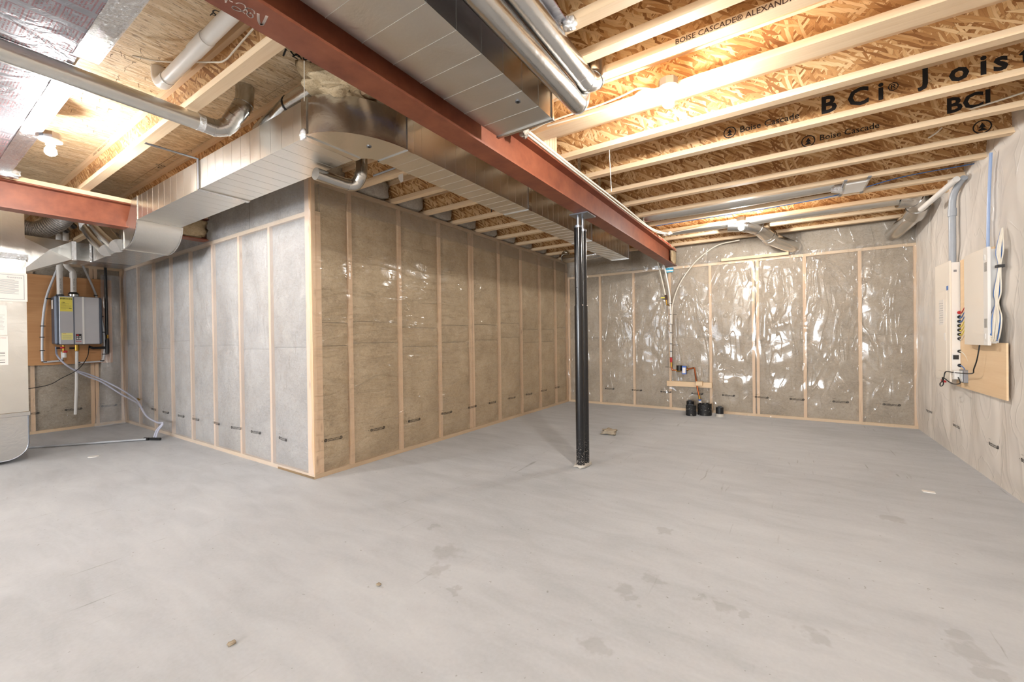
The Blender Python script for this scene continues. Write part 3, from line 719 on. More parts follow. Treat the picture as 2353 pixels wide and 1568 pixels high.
# cross-broken transition to the furnace plenum
a4 = [(-6.66, 1.205, 2.147), (-6.66, 1.205, 2.345), (-6.60, .80, 2.345), (-6.60, .80, 1.93)]
cx = Vector((-6.60, 1.03, 2.22))
b4 = [(-7.05, 1.205, 2.147), (-7.05, 1.205, 2.345), (-7.05, .80, 2.345), (-7.05, .80, 1.93)]
m = MB(); m.add(a4+[cx], [(0, 1, 4), (1, 2, 4), (2, 3, 4), (3, 0, 4)]); m.add(a4+b4, [(0, 3, 7, 4), (1, 5, 6, 2), (4, 7, 6, 5)]); m.build('transition', M['galv_matte'], sd)
# take-offs: two slanted round branches with boots
for k, dx in enumerate((0, .27)):
    pth = [(-5.98+dx*1.3, 1.35, 2.19), (-6.15+dx*1.2, 1.31, 2.32), (-6.30+dx*1.1, 1.28, 2.46)]
    MB().tube(smooth_path(pth, 4), .074, 18).build('branch_takeoff', M['galv'], sd, smooth=True)
    MB().cyl((-6.30+dx*1.1, 1.28, 2.44), (-6.33+dx*1.1, 1.275, 2.56), .078, 20).build('branch_collar', M['foil'], sd, smooth=True)
# take-off on top of the trunk, pipe above the elbow
MB().tube(smooth_path([(-2.95, 1.47, 2.60), (-2.80, 1.47, 2.66), (-2.66, 1.47, 2.715)], 4), [.085, .085, .08, .075, .07, .065, .06, .058, .055], 16).build('top_takeoff', M['galv_dark'], sd, smooth=True)
MB().cyl((-2.66, 1.47, 2.715), (-1.90, 1.47, 2.73), .055, 18).build('branch_pipe', M['galv'], sd, smooth=True)
MB().cyl((-2.645, 1.47, 2.715), (-2.632, 1.47, 2.7155), .058, 18).build('pipe_clamp', M['black'], sd, smooth=True)
# hanger strap
st = tag(MB().box(-3.765, -3.735, 1.05, 1.366, 2.606, 2.609).box(-3.765, -3.735, 1.363, 1.366, 2.375, 2.609).build('hanger_strap', M['zinc']), 'bent galvanised strap hanging the trunk duct from a joist', 'strap')
# branch at the bulkhead side: pipe with elbow below the joists
def rpipe(pth, r, mat, parent, name='pipe_section', seams_=True, seg=20, n=6, rings=None):
    p = smooth_path(pth, n) if n else [Vector(a) for a in pth]
    o = MB().tube(p, r, seg).build(name, mat, parent, smooth=True)
    if rings:
        for k in rings:
            a = p[k]; t = (p[min(k+1, len(p)-1)]-p[max(k-1, 0)]).normalized()
            MB().cyl(a-t*.008, a+t*.008, r*1.06, seg).build('pipe_ring', mat, parent, smooth=True)
    return o
bp = thing('branch_pipe', 'thin round duct below the elbow at the bulkhead corner', 'duct', (-2.7, 1.85, 2.3))
rpipe([(-2.63, 1.63, 2.325), (-2.63, 1.86, 2.325), (-2.60, 1.925, 2.34), (-2.56, 1.94, 2.42), (-2.56, 1.94, 2.60)], .042, M['galv_dark'], bp, rings=(7, 12, 17))
bp = thing('branch_pipe', 'round duct branching from the far end of the trunk duct', 'duct', (-2.6, 6.0, 2.4))
rpipe([(-2.21, 5.98, 2.47), (-2.35, 5.98, 2.46), (-2.80, 5.98, 2.44), (-2.93, 6.03, 2.48), (-2.95, 6.12, 2.56)], .062, M['galv_dark'], bp, rings=(3, 6, 9, 18, 22))
# round branch along the left half that turns up into the subfloor
lp = thing('branch_pipe', 'long round metal duct crossing under the left joists', 'duct', (-2.97, -1, 2.5))
MB().cyl((-2.985, -3.5, 2.548), (-2.985, 1.10, 2.548), .049, 24).build('pipe_section', M['galv_matte'], lp, smooth=True)
MB().cyl((-2.985, 1.085, 2.548), (-2.985, 1.12, 2.548), .0505, 24).build('foil_tape', M['foil'], lp, smooth=True)
rpipe([(-2.985, 1.10, 2.548), (-2.985, 1.19, 2.55), (-2.96, 1.245, 2.58), (-2.93, 1.27, 2.64)], .05, M['galv_dark'], lp, 'elbow', rings=(5, 10, 15))
rpipe([(-2.93, 1.27, 2.64), (-2.90, 1.30, 2.70), (-2.895, 1.315, 2.75), (-2.895, 1.32, ZS-.002)], .052, M['galv_dark'], lp, 'elbow', rings=(5, 10))

rd = thing('return_duct', 'wide flat sheet metal duct right of the long steel beam', 'duct', (-1.25, -1, 2.41))
for a, b in ((-4.0, -2.6), (-2.57, -1.1), (-1.07, .42), (.45, 2.07)):
    m = MB(); duct(m, -1.430, -1.067, a, b, 2.41, 2.553, 'y', .17, .0014); m.build('duct_section', M['galv_matte'], rd)
cleat(-1.430, -1.067, 0, 0, 2.41, 2.553, 'y', 2.06, .02, M['galv'], rd); plug((-1.132, 1.809, 2.41), rd)
p1 = thing('branch_pipe', 'lower of the two round ducts beside the wide flat duct', 'duct', (-.934, -1, 2.42))
MB().cyl((-.934, -3.5, 2.468), (-.934, 2.06, 2.468), .050, 26).build('pipe_section', M['galv_dark'], p1, smooth=True)
rpipe([(-.934, 2.05, 2.468), (-.934, 2.11, 2.475), (-.934, 2.145, 2.52), (-.934, 2.15, 2.60)], .0505, M['galv_dark'], p1, 'elbow', rings=(6,))
p2 = thing('branch_pipe', 'upper of the two round ducts beside the wide flat duct', 'duct', (-.89, -1, 2.51))
MB().cyl((-.872, -3.5, 2.560), (-.872, 2.00, 2.560), .052, 26).build('pipe_section', M['galv'], p2, smooth=True)
rpipe([(-.872, 1.99, 2.560), (-.872, 2.08, 2.562), (-.850, 2.135, 2.59), (-.845, 2.14, 2.65), (-.845, 2.14, 2.74)], .0535, M['galv'], p2, 'elbow', rings=(6, 12))

# oval pipes inside the joist bays
q1 = thing('bay_pipe', 'half hidden grey round duct between joists with a register boot', 'duct', (-.5, 5.2, 2.6))
rpipe([(-1.46, 5.19, 2.70), (-1.38, 5.19, 2.685), (-.4, 5.19, 2.68), (.42, 5.19, 2.69)], .078, M['galv_matte'], q1, rings=None)
MB().cyl((-1.475, 5.19, 2.70), (-1.455, 5.19, 2.70), .082, 22).build('pipe_ring', M['galv'], q1, smooth=True)
q2 = thing('bay_pipe', 'half hidden grey round duct between joists ending at the corner elbow', 'duct', (0, 6.2, 2.6))
rpipe([(-1.40, 6.17, 2.70), (-.6, 6.17, 2.69), (1.05, 6.17, 2.685)], .072, M['galv_matte'], q2)
q3 = thing('exhaust_elbow', 'shiny segmented duct elbow by the far ceiling lamp', 'duct', (-.2, 6.6, 2.45))
rpipe([(-.62, 6.17, 2.66), (-.42, 6.20, 2.635), (-.28, 6.34, 2.60), (-.20, 6.55, 2.55)], .092, M['galv_dark'], q3, 'elbow', rings=(6, 11))
rpipe([(-.20, 6.55, 2.55), (-.16, 6.70, 2.52)], .096, M['galv_dark'], q3, 'elbow', n=2, rings=(1,))
rpipe([(-.16, 6.70, 2.52), (.12, 7.20, 2.44)], .088, M['galv'], q3, 'pipe_section', n=2)
q4 = thing('corner_elbow', 'shiny duct elbow going into the corner of the back and right walls', 'duct', (1.2, 6.6, 2.45))
rpipe([(1.05, 6.17, 2.68), (1.18, 6.20, 2.66), (1.24, 6.34, 2.60), (1.24, 6.50, 2.555)], .10, M['galv_dark'], q4, 'elbow', rings=(6, 11))
rpipe([(1.24, 6.50, 2.555), (1.16, 7.14, 2.47)], .086, M['galv'], q4, 'pipe_section', n=2)
MB().box(1.155, 1.175, 6.52, 6.56, 2.50, 2.535).build('paper_label', M['paper'], q4)
rb = thing('register_boot', 'white square register boot with two steel straps between joists', 'vent', (.57, 5.15, ZJ-.02))
MB().box(.475, .655, 4.99, 5.33, ZJ-.014, ZJ-.004).build('boot_pan', M['galv'], rb); MB().box(.49, .64, 5.00, 5.32, ZJ-.020, ZJ-.014).build('white_cover', M['white'], rb)
for x in (.475, .645): MB().box(x-.012, x+.012, 4.90, 5.42, ZJ-.012, ZJ-.002).build('strap', M['zinc'], rb)
MB().tube([(.40, 5.19, 2.66), (.49, 5.17, 2.64)], [.06, .075], 16).build('boot_neck', M['foil'], rb, smooth=True)

# foil panning under the left joists
pn = thing('foil_panning', 'printed silver foil sheet under the joists nearest the steel beam', 'panning', (-2.2, .2, ZJ-.004))
def sheet(x0, x1, y0, y1, z, sag, mat, parent, name, seed):
    m = MB(); m.grid(lambda a, b: Vector((x0+a*(x1-x0), y0+b*(y1-y0), z-sag*math.sin(PI*b)*(.6+.4*noise.noise(Vector((a*5, b*4, seed))))+.004*noise.noise(Vector((a*14, b*9, seed))))), 24, 14)
    return m.build(name, mat, parent, smooth='all', fix=False)
sheet(-3.02, -1.62, -.42, .56, ZJ-.003, .006, M['pan'], pn, 'foil_sheet', 1)
sheet(-2.90, -1.62, .54, .635, ZJ-.005, .002, M['foil'], pn, 'tape_strip', 4)
pn2 = thing('foil_panning', 'bright printed foil sheet above the left ceiling lamp', 'panning', (-4.2, .2, ZJ-.004))
sheet(-5.35, -3.0, -.42, .54, ZJ-.003, .012, M['pan'], pn2, 'foil_sheet', 7)
sheet(-5.35, -3.0, .53, .622, ZJ-.006, .003, M['foil'], pn2, 'tape_strip', 9)
lump('crumpled_foil', (-5.30, .60, 2.60), (.05, .06, .03), M['foil'], 12, parent=pn2, n=9, rough=.8)
pn3 = thing('foil_panning', 'short foil panning piece beside the round ducts under the right joists', 'panning', (-.85, 1.3, ZJ-.004))
sheet(-1.30, -.80, .86, 1.72, ZJ-.003, .004, M['pan'], pn3, 'foil_sheet', 5); lump('crumpled_foil', (-.80, 1.72, 2.61), (.03, .03, .015), M['foil'], 15, parent=pn3, n=8, rough=.7)

# ------------------------------------------------------------------ furnace drop
XD = -6.55
fd = thing('furnace_return_drop', 'tall sheet metal furnace duct at the left edge with notices taped on', 'duct', (-6.85, .5, 0))
zt = lambda u, v: P(u, v, x=XD).z
z1_, z2_ = zt(66, 592), zt(66, 950)
m = MB(); m.box(-7.10, XD, -.10, .855, z2_, z1_)
for v in (740, 762, 794, 828, 859, 896, 925): pass
for v in (726, 762, 795, 828, 858, 896, 926):
    z = zt(60, v); m.box(XD, XD+.004, -.10, .855, z-.003, z+.003)
m.build('duct_section', M['galv_matte'], fd)
m = MB(); m.box(-7.10, XD-.0, -.10, .850, z1_+.02, 2.72); m.box(XD, XD+.003, .70, .706, z1_+.02, 2.72); m.build('duct_section', M['galv_matte'], fd)
m = MB(); m.grid(lambda a, b: Vector((XD+.012+.012*abs(noise.noise(Vector((a*22, b*5, 2)))), -.10+a*.97, z1_-.03+b*.055+.008*noise.noise(Vector((a*15, b, 7))))), 60, 5); m.build('foil_tape', M['foil'], fd, smooth='all', fix=False)
m = MB(); m.box(-7.11, XD+.008, -.10, .866, z2_-.022, z2_+.022); m.build('tape_band', M['galv'], fd, bevel=.004)
r = .16; pr = [(-.10, z2_), (.852, z2_), (.852, .035+r)]+[(.852-r+r*math.cos(a), .035+r-r*math.sin(a)) for a in [i*PI/2/8 for i in range(1, 9)]]+[(-.10, .012)]
MB().prism([(-7.10, y, z) for y, z in pr], (7.10+XD-.004, 0, 0)).build('bottom_elbow', M['galv'], fd, smooth=True)
m = MB()
for i in range(2, len(pr)-1):
    (ya, za), (yb, zb) = pr[i], pr[i+1]; m.tube([(XD-.002, ya, za), (XD-.002, yb, zb)], .006, 6)
m.tube([(XD-.002, .852, z2_-.02), (XD-.002, .852, .19)], .006, 6); m.build('standing_seam', M['zinc'], fd)
MB().box(-7.05, XD+.02, -.1, .60, 0, .012).build('filter_tray', M['black'], fd)
def sheet_on_drop(u0, v0, u1, v1, mat, name):
    a = P(u1, v0, x=XD+.006); b = P(u1, v1, x=XD+.006); y0 = P(u0, v0, x=XD+.006).y
    return MB().box(XD+.005, XD+.006, y0, a.y, b.z, a.z).build(name, mat, fd), (y0, a.y, b.z, a.z)
o, (ya, yb, za, zb) = sheet_on_drop(-25, 630, 62, 694, M['paper'], 'certificate')
m = MB()
for q in ((ya+.02, yb-.02, zb-.022, zb-.019), (ya+.02, yb-.02, za+.02, za+.023), (yb-.023, yb-.02, za+.02, zb-.02)): m.box(XD+.0062, XD+.007, *q)
for i in range(14):
    z = zb-.075-i*.0105; l = .9 if i % 4 else .75
    m.box(XD+.0062, XD+.0068, ya+.03, ya+.03+(yb-ya-.07)*l, z, z+.003)
m.build('printed_lines', M['inkgrey'], fd, kind='stuff'); label_text('printed_text', 'Guarantee', .024, (XD+.007, yb-.135, zb-.052), Y, Z, M['inkgrey'], fd)
o, (ya, yb, za, zb) = sheet_on_drop(-20, 702, 15.5, 770, M['paper'], 'notice_sheet')
m = MB()
for i in range(12): m.box(XD+.0062, XD+.0068, ya+.02, yb-R_.uniform(.012, .03), zb-.10-i*.013, zb-.098-i*.013)
m.build('printed_lines', M['inkgrey'], fd, kind='stuff')
o, (ya, yb, za, zb) = sheet_on_drop(-20, 773, 18, 839, M['paper'], 'notice_sheet')
m = MB(); h = zb-za
for f in (.55, .59, .67, .82, .90): m.box(XD+.0062, XD+.0068, ya, yb-.02, zb-f*h-.004, zb-f*h)
m.build('printed_lines', M['ink'], fd, kind='stuff'); label_text('printed_text', 'Important Notice', .011, (XD+.007, yb-.09, zb-.02), Y, Z, M['red'], fd)
# flexible duct beside it
fx = thing('flexible_duct', 'crinkled silver flexible duct hanging between the steel beam and the trunk duct', 'duct', (-6.85, 1.0, 2.4))
pth = smooth_path([(-6.72, 1.18, 2.66), (-6.80, 1.13, 2.57), (-6.88, 1.05, 2.50), (-6.95, .97, 2.47), (-7.0, .84, 2.50)], 12)
MB().tube(pth, [.088+(.006 if i % 2 else 0) for i in range(len(pth))], 20).build('foil_hose', M['foil'], fx, smooth=True)
MB().cyl((-6.70, 1.19, 2.65), (-6.66, 1.22, 2.74), .11, 20).build('collar', M['galv'], fx, smooth=True)
for x in (0, .35): tag(MB().tube([(-7.7+x, 1.35, 2.66), (-7.0+x, 1.05, 2.70)], .035, 12).build('black_pipe', M['black'], smooth=True), 'black drain pipe in the dark above the heater' if x else 'second black drain pipe, deeper in the dark above the heater', 'pipe')

# ------------------------------------------------------------------ heater and its board
XHF = XH+.055
tag(MB().box(XH+.02, XHF, .70, 1.925, .922, 2.142).build('plywood_board', M['ply']), 'brown plywood sheet mounted behind the water heater', 'board')
ht = thing('water_heater', 'wall hung silver tankless water heater with a yellow label', 'heater', (-8.25, 1.53, 1.19))
y0, y1, z0, z1 = 1.315, 1.755, 1.196, 1.858; xf = -8.12
MB().box(XHF+.001, xf-.03, y0-.005, y1-.012, z0+.01, z1-.008).build('body', M['heater_dark'], ht, bevel=.012)
MB().box(xf-.07, xf-.008, y0-.012, y1+.012, z0, z1).build('side_trim', M['heater_dark'], ht, bevel=.018)
MB().box(xf-.012, xf, y0+.028, y1-.02, z0+.004, z1-.004).build('front_panel', M['heater'], ht, bevel=.006)
MB().box(xf, xf+.002, 1.475, 1.487, z0+.006, z1-.006).build('dark_stripe', M['heater_dark'], ht); MB().box(xf, xf+.003, 1.563, 1.581, z0+.006, z1-.006).build('bright_stripe', M['white'], ht)
el_ = MB().box(xf, xf+.003, 1.352, 1.470, 1.645, 1.835).build('energy_label', M['yellow'], ht)
label_text('printed_text', 'ENERGUIDE', .0215, (xf+.0035, 1.354, 1.808), Y, Z, M['ink'], el_, .03); label_text('printed_text', '1291', .018, (xf+.0035, 1.366, 1.757), Y, Z, M['ink'], el_, .02)
m = MB()
for i, l in enumerate((.08, .05, .10, .09, .085, .05)): m.box(xf+.003, xf+.0034, 1.358, 1.358+l, 1.745-i*.014, 1.7475-i*.014)
m.box(xf+.003, xf+.0034, 1.436, 1.460, 1.685, 1.692); m.build('printed_lines', M['inkbrown'], el_, kind='stuff')
MB().box(xf, xf+.003, 1.362, 1.468, 1.262, 1.355).build('pale_label', M['paleyellow'], ht)
m = MB()
for i in range(5): m.box(xf+.003, xf+.0034, 1.370, 1.455, 1.278+i*.011, 1.280+i*.011)
m.build('printed_lines', M['inkgrey'], ht, kind='stuff'); label_text('printed_text', 'Rinnai', .012, (xf+.0035, 1.374, 1.339), Y, Z, M['red'], ht, .02)
cp_ = MB().box(xf, xf+.004, 1.496, 1.551, 1.262, 1.340).build('control_panel', M['black'], ht)
MB().box(xf+.004, xf+.005, 1.502, 1.524, 1.316, 1.332).build('display', M['red'], cp_)
for a, b in ((1.502, 1.306), (1.502, 1.284), (1.527, 1.306), (1.527, 1.284)): MB().box(xf+.004, xf+.006, a, a+.018, b-.012, b-.001).build('button', M['white'], cp_)
label_text('printed_text', 'Rinnai', .021, (xf+.0015, 1.497, 1.232), Y, Z, M['red'], ht, .025)
MB().box(-8.30, -8.22, y0-.012, y0-.010, 1.68, 1.80).build('rating_label', M['paper'], ht)
MB().cyl((-8.24, 1.375, z1-.01), (-8.24, 1.375, z1+.02), .040, 20).build('vent_collar', M['black'], ht, smooth=True)
MB().cyl((-8.22, 1.50, z1-.01), (-8.22, 1.50, z1+.03), .055, 24).build('vent_collar', M['galv'], ht, smooth=True)
MB().tube([(-8.22, 1.50, z1+.03), (-8.22, 1.50, z1+.055), (-8.22, 1.50, z1+.06)], [.058, .042, .036], 24).build('vent_adapter', M['black'], ht, smooth=True)
v1 = thing('vent_pipe', 'straight white vent pipe rising from the back left of the heater', 'pipe', (-8.24, 1.375, 1.87)); 
MB().cyl((-8.24, 1.375, 1.875), (-8.24, 1.375, 2.70), .031, 18).build('pipe', M['pvc'], v1, smooth=True); MB().cyl((-8.24, 1.375, 2.20), (-8.24, 1.375, 2.25), .036, 18).build('coupling', M['pvc'], v1, smooth=True)
label_text('printed_text', 'IPEX  SYSTEM 636  PVC', .02, (-8.208, 1.383, 1.90), Z, -Y, M['ink'], v1)
v2 = thing('vent_pipe', 'white vent pipe with a bent elbow above the heater', 'pipe', (-8.22, 1.50, 1.92))
MB().tube(smooth_path([(-8.22, 1.50, 1.915), (-8.22, 1.50, 2.16), (-8.22, 1.485, 2.22), (-8.18, 1.43, 2.28), (-8.18, 1.43, 2.40), (-8.18, 1.43, 2.72)], 5), .031, 18).build('pipe', M['pvc'], v2, smooth=True)
MB().cyl((-8.22, 1.50, 2.11), (-8.22, 1.498, 2.18), .036, 18).build('coupling', M['pvc'], v2, smooth=True)
label_text('printed_text', 'IPEX  SYSTEM 636', .02, (-8.188, 1.508, 1.95), Z, -Y, M['ink'], v2)
def strapdots(pts, r, parent, mat='black', name='pipe_clip'):
    for p in pts:
        p = Vector(p); MB().box(p.x-r, p.x+r, p.y-r*1.5, p.y+r*1.5, p.z-.006, p.z+.006).build(name, M[mat], parent)
xp = -8.33
g1 = thing('water_line', 'grey water pipe looping down the left of the heater', 'pipe', (xp, 1.25, .97))
MB().tube(smooth_path([(xp, 1.41, 2.36), (xp, 1.33, 2.10), (xp, 1.26, 1.82), (xp, 1.225, 1.50), (xp, 1.215, 1.15), (xp, 1.215, .985)], 5)+[Vector((xp, 1.235, .966)), Vector((xp, 1.38, .972)), Vector((xp, 1.40, 1.0)), Vector((xp, 1.40, 1.10))], .013, 10).build('pipe', M['pex'], g1, smooth=True)
strapdots([(xp, 1.28, 1.82), (xp, 1.225, 1.45), (xp, 1.217, 1.30), (xp, 1.217, 1.12), (xp, 1.232, .97), (xp, 1.39, .98)], .015, g1)
g2 = thing('water_line', 'grey water pipe running down the right of the heater', 'pipe', (xp, 1.83, .95))
MB().tube(smooth_path([(xp, 1.61, 2.34), (xp, 1.74, 1.93), (xp, 1.80, 1.55), (xp, 1.823, 1.35), (xp, 1.83, 1.14), (xp, 1.812, .97)], 5)+[Vector((xp, 1.79, .945)), Vector((xp, 1.55, .940)), Vector((xp, 1.53, .96))], .013, 10).build('pipe', M['pex'], g2, smooth=True)
strapdots([(xp, 1.745, 1.90), (xp, 1.80, 1.60), (xp, 1.822, 1.37), (xp, 1.82, 1.05), (xp, 1.55, .94), (xp, 1.80, .955)], .015, g2)
gp = thing('gas_pipe', 'black gas pipe with a tee down the right of the heater', 'pipe', (-8.30, 1.84, 1.05))
MB().tube([(-8.30, 1.845, 2.60), (-8.30, 1.85, 1.05)], .017, 12).build('pipe', M['black'], gp, smooth=True); MB().cyl((-8.30, 1.85, 1.07), (-8.30, 1.85, 1.26), .023, 12).build('tee', M['black'], gp, smooth=True)
MB().tube([(-8.30, 1.85, 1.145), (-8.30, 1.70, 1.14), (-8.28, 1.66, 1.16)], .018, 10).build('branch', M['black'], gp, smooth=True); MB().cyl((-8.275, 1.85, 1.28), (-8.275, 1.85, 1.33), .014, 10).build('valve', M['brass'], gp)
vg = thing('valve_set', 'red handled drain valve under the left of the heater', 'valve', (-8.25, 1.40, 1.05))
MB().cyl((-8.25, 1.40, 1.19), (-8.25, 1.40, 1.05), .014, 10).build('valve_body', M['brass'], vg, smooth=True); MB().cyl((-8.25, 1.33, 1.15), (-8.25, 1.385, 1.15), .012, 10).build('inlet', M['black'], vg)
lump('red_handle', (-8.225, 1.385, 1.155), (.008, .022, .012), M['red'], 1, parent=vg, n=8); lump('red_handle', (-8.225, 1.41, 1.10), (.008, .022, .014), M['red'], 2, parent=vg, n=8)
MB().cyl((-8.25, 1.405, 1.085), (-8.25, 1.405, 1.02), .022, 14).build('white_nut', M['white'], vg, smooth=True)
pr_ = thing('relief_pipe', 'white relief pipe hanging straight down below the heater', 'pipe', (-8.24, 1.50, .22))
MB().tube([(-8.24, 1.525, 1.10), (-8.24, 1.515, .60), (-8.24, 1.50, .225)], .0165, 12).build('pipe', M['white'], pr_, smooth=True)
MB().cyl((-8.24, 1.525, 1.19), (-8.24, 1.525, 1.11), .024, 12).build('relief_valve', M['brass'], pr_, smooth=True); MB().cyl((-8.24, 1.455, 1.145), (-8.24, 1.51, 1.145), .012, 8).build('lever', M['black'], pr_)
tag(MB().tube(smooth_path([(-8.20, 1.64, 1.18), (-8.1, 1.60, 1.02), (-8.05, 1.50, .86), (-8.0, 1.33, .75), (-7.6, 1.15, .70), (-7.2, .86, .69)], 6), .0045, 7).build('power_cord', M['black'], smooth=True), 'thin black cord sagging from the heater to the furnace duct', 'cord')
for k, (lab, dz, zz) in enumerate((('clear drain tube sagging high from the heater to the floor drain', .0, .0), ('clear drain tube sagging low from the heater to the floor drain', -.035, -.07))):
    pth = [(-8.25, 1.33, 1.17), (-8.26, 1.345, 1.04), (-8.2, 1.45, .88), (-8.2, 1.62, .78+dz), (-8.2, 1.76, .69+dz), (-8.05, 1.93, .54+zz), (-7.55, 1.96, .43+zz*.6), (-7.30, 1.94, .37+zz*.2), (-6.98, 1.92, .25), (-6.65, 1.93, .20), (-6.45, 1.93, .20+.01*k), (-6.50-.05*k, 1.90, .12), (-6.52-.06*k, 1.88, .03)]
    tag(MB().tube(smooth_path(pth, 6), .0105, 8).build('drain_tube', M['tubeclear'], smooth=True), lab, 'tube')
pu = thing('floor_fitting', 'black fitting joining the drain tubes on the floor by the recess wall', 'fitting', (-6.5, 1.85, 0))
MB().cyl((-6.56, 1.84, .02), (-6.44, 1.90, .02), .016, 10).build('tee', M['black'], pu, smooth=True); MB().cyl((-6.64, 1.80, .018), (-6.58, 1.83, .018), .017, 10).build('coupler', M['black'], pu, smooth=True)
tag(MB().tube([(-6.60, 1.81, .018), (-7.3, .92, .02)], .0125, 10).build('floor_pipe', M['conduit'], smooth=True), 'grey pipe lying across the floor to the furnace duct', 'pipe')
tag(MB().cyl((-6.165, 1.251, 0), (-6.165, 1.251, .006), .045, 20).build('floor_cleanout', M['white'], smooth=True), 'round white cleanout cover in the floor near the furnace duct', 'cover')
lp_ = MB(); lp_.grid(lambda a, b: Vector((XH+.09+.05*noise.noise(Vector((a*3, b*4, 1)))+.10*(1-b)**3, 1.80+a*.22+.10*(1-b)**4*(1-a)*-1.2, .01+b*2.2)), 10, 50)
lp_.build('loose_flap', M['film_recess'], w_left.t, smooth='all', fix=False)

# white vent pipe high on the left
pv = thing('drain_pipe', 'thick white plastic drain pipe under the subfloor at top left', 'pipe', (-2.3, .93, 2.68))
MB().cyl((-3.02, .945, 2.735), (-1.62, .925, 2.745), .034, 22).build('pipe', M['pvc'], pv, smooth=True)
MB().cyl((-2.43, .935, 2.739), (-2.60, .938, 2.737), .0375, 22).build('coupling', M['pvc'], pv, smooth=True)
MB().tube(smooth_path([(-2.98, .944, 2.735), (-3.06, .944, 2.737), (-3.11, .944, 2.775), (-3.12, .944, ZS-.001)], 5), .037, 20).build('elbow', M['pvc'], pv, smooth=True)
tag(MB().tube(smooth_path([(-3.02, .80, 2.80), (-2.93, .90, 2.79), (-2.62, 1.02, 2.735), (-2.50, 1.04, 2.71), (-2.35, 1.04, 2.725), (-1.95, 1.035, 2.78), (-1.75, 1.03, 2.81)], 6), .0045, 7).build('cable', M['romex'], smooth=True), 'thin white cable stapled along the left joist web', 'cable')

# ------------------------------------------------------------------ lamps
def lamp(x, y, label, box=True, plug_=False):
    l = thing('ceiling_lamp', label, 'lamp', (x, y, 2.52), 'bare bulb lampholders')
    if box: MB().tube([(x, y, ZJ+.02), (x, y, ZJ-.025)], .052, 8).build('junction_box', M['zinc'], l)
    MB().tube([(x, y, ZJ-.025), (x, y, ZJ-.035), (x, y, ZJ-.042)], [.058, .058, .040], 24).build('lampholder', M['white'], l, smooth=True)
    MB().cyl((x, y, ZJ-.042), (x, y, ZJ-.065), .024, 16).build('socket', M['white'], l, smooth=True)
    m = MB(); m.tube([(x, y, ZJ-.064), (x, y, ZJ-.078), (x, y, ZJ-.095), (x, y, ZJ-.115), (x, y, ZJ-.130), (x, y, ZJ-.137)], [.013, .020, .0295, .031, .020, .005], 16)
    m.build('bulb', M['bulb'], l, smooth='all'); return l
lamp(-.540, 2.455, 'bare glowing bulb lamp beside the round ducts')
lamp(-.440, 5.80, 'bare glowing bulb lamp under the far joists by the segmented elbow')
lamp(-4.17, .665, 'bare glowing bulb lamp under the foil sheet at left')
for x, y, lb in ((.45, -.45, 'bare bulb lamp overhead behind the camera, nearest the right wall'), (-3.3, -.65, 'bare bulb lamp overhead behind the camera, left of the long beam'), (-.9, -1.9, 'bare bulb lamp behind the camera, right side'), (-3.9, -2.6, 'bare bulb lamp behind the camera, centre'), (-6.9, -2.4, 'bare bulb lamp behind the camera, left side')): lamp(x, y, lb)  # unseen lamps added to raise the room's brightness

# ------------------------------------------------------------------ wiring over the beam and joists
def cable(pts, r, mat, label, n=6, name='cable', cat='cable', group=None):
    return tag(MB().tube(smooth_path(pts, n), r, 7).build(name, M[mat], smooth=True), label, cat, group)
xe = XM+.085
cable([(xe+.01, 2.35, 2.60), (xe, 3.2, 2.606), (xe+.01, 4.4, 2.606), (xe+.01, 5.4, 2.60), (xe+.08, 5.8, 2.60), (xe+.14, 5.92, 2.60)], .009, 'romex', 'thick white cable lying along the right edge of the long beam, upper one')
cable([(xe-.005, 2.30, 2.588), (xe-.006, 3.6, 2.588), (xe-.004, 4.9, 2.588), (xe+.02, 5.6, 2.588), (xe+.10, 5.9, 2.59)], .007, 'romex', 'thick white cable lying along the right edge of the long beam, lower one')
cable([(xe+.10, 5.93, 2.60), (xe+.35, 5.90, 2.61), (-.72, 5.87, 2.62), (-.66, 5.80, 2.62), (-.60, 5.74, 2.61), (-.62, 5.84, 2.60), (-.47, 5.86, 2.612)], .005, 'romex', 'white cable looping to the far ceiling lamp')
lump('cable_bundle', (xe+.12, 5.92, 2.602), (.06, .04, .022), M['romex'], 9, 'knotted white cable bundle at the far end of the beam', 'cable', n=9, rough=.7)
cable([(xe+.02, 2.34, 2.60), (-1.40, 2.38, 2.57), (-1.28, 2.38, 2.585), (-1.1, 2.41, 2.605), (-.95, 2.44, 2.62), (-.80, 2.44, 2.63), (-.70, 2.43, 2.635), (-.62, 2.46, 2.61), (-.66, 2.49, 2.60), (-.74, 2.47, 2.605), (-.69, 2.44, 2.62), (-.59, 2.46, 2.61)], .0055, 'romex', 'white cable coiled beside the near ceiling lamp')
cable([(-1.28, 2.40, 2.575), (-1.0, 2.45, 2.59), (-.8, 2.48, 2.60), (-.59, 2.485, 2.60)], .005, 'romex', 'straight white cable to the near ceiling lamp')
lump('sealant_blob', (-1.41, 2.33, 2.56), (.025, .035, .045), M['wool_pale'], 31, 'beige wad of torn wool hanging on the beam below the flat duct', 'insulation', n=10, rough=.7)
cable([(-1.36, 5.42, 2.60), (-.9, 5.44, 2.607), (-.2, 5.44, 2.608), (.45, 5.36, 2.612), (.9, 5.25, 2.655), (1.38, 5.22, 2.66)], .0045, 'blue', 'blue cable running along the far joists to the right wall')
cable([(-1.95, 1.36, 2.62), (-1.80, 1.55, 2.612), (-1.70, 2.2, 2.605), (-1.68, 3.0, 2.60)], .006, 'blue', 'light blue cable beside the beam above the trunk duct')
cable([(-3.0, 2.40, 2.64), (-2.6, 2.42, 2.66), (-2.27, 2.44, 2.70)], .008, 'conduit', 'grey cable clipped between the bulkhead joists')
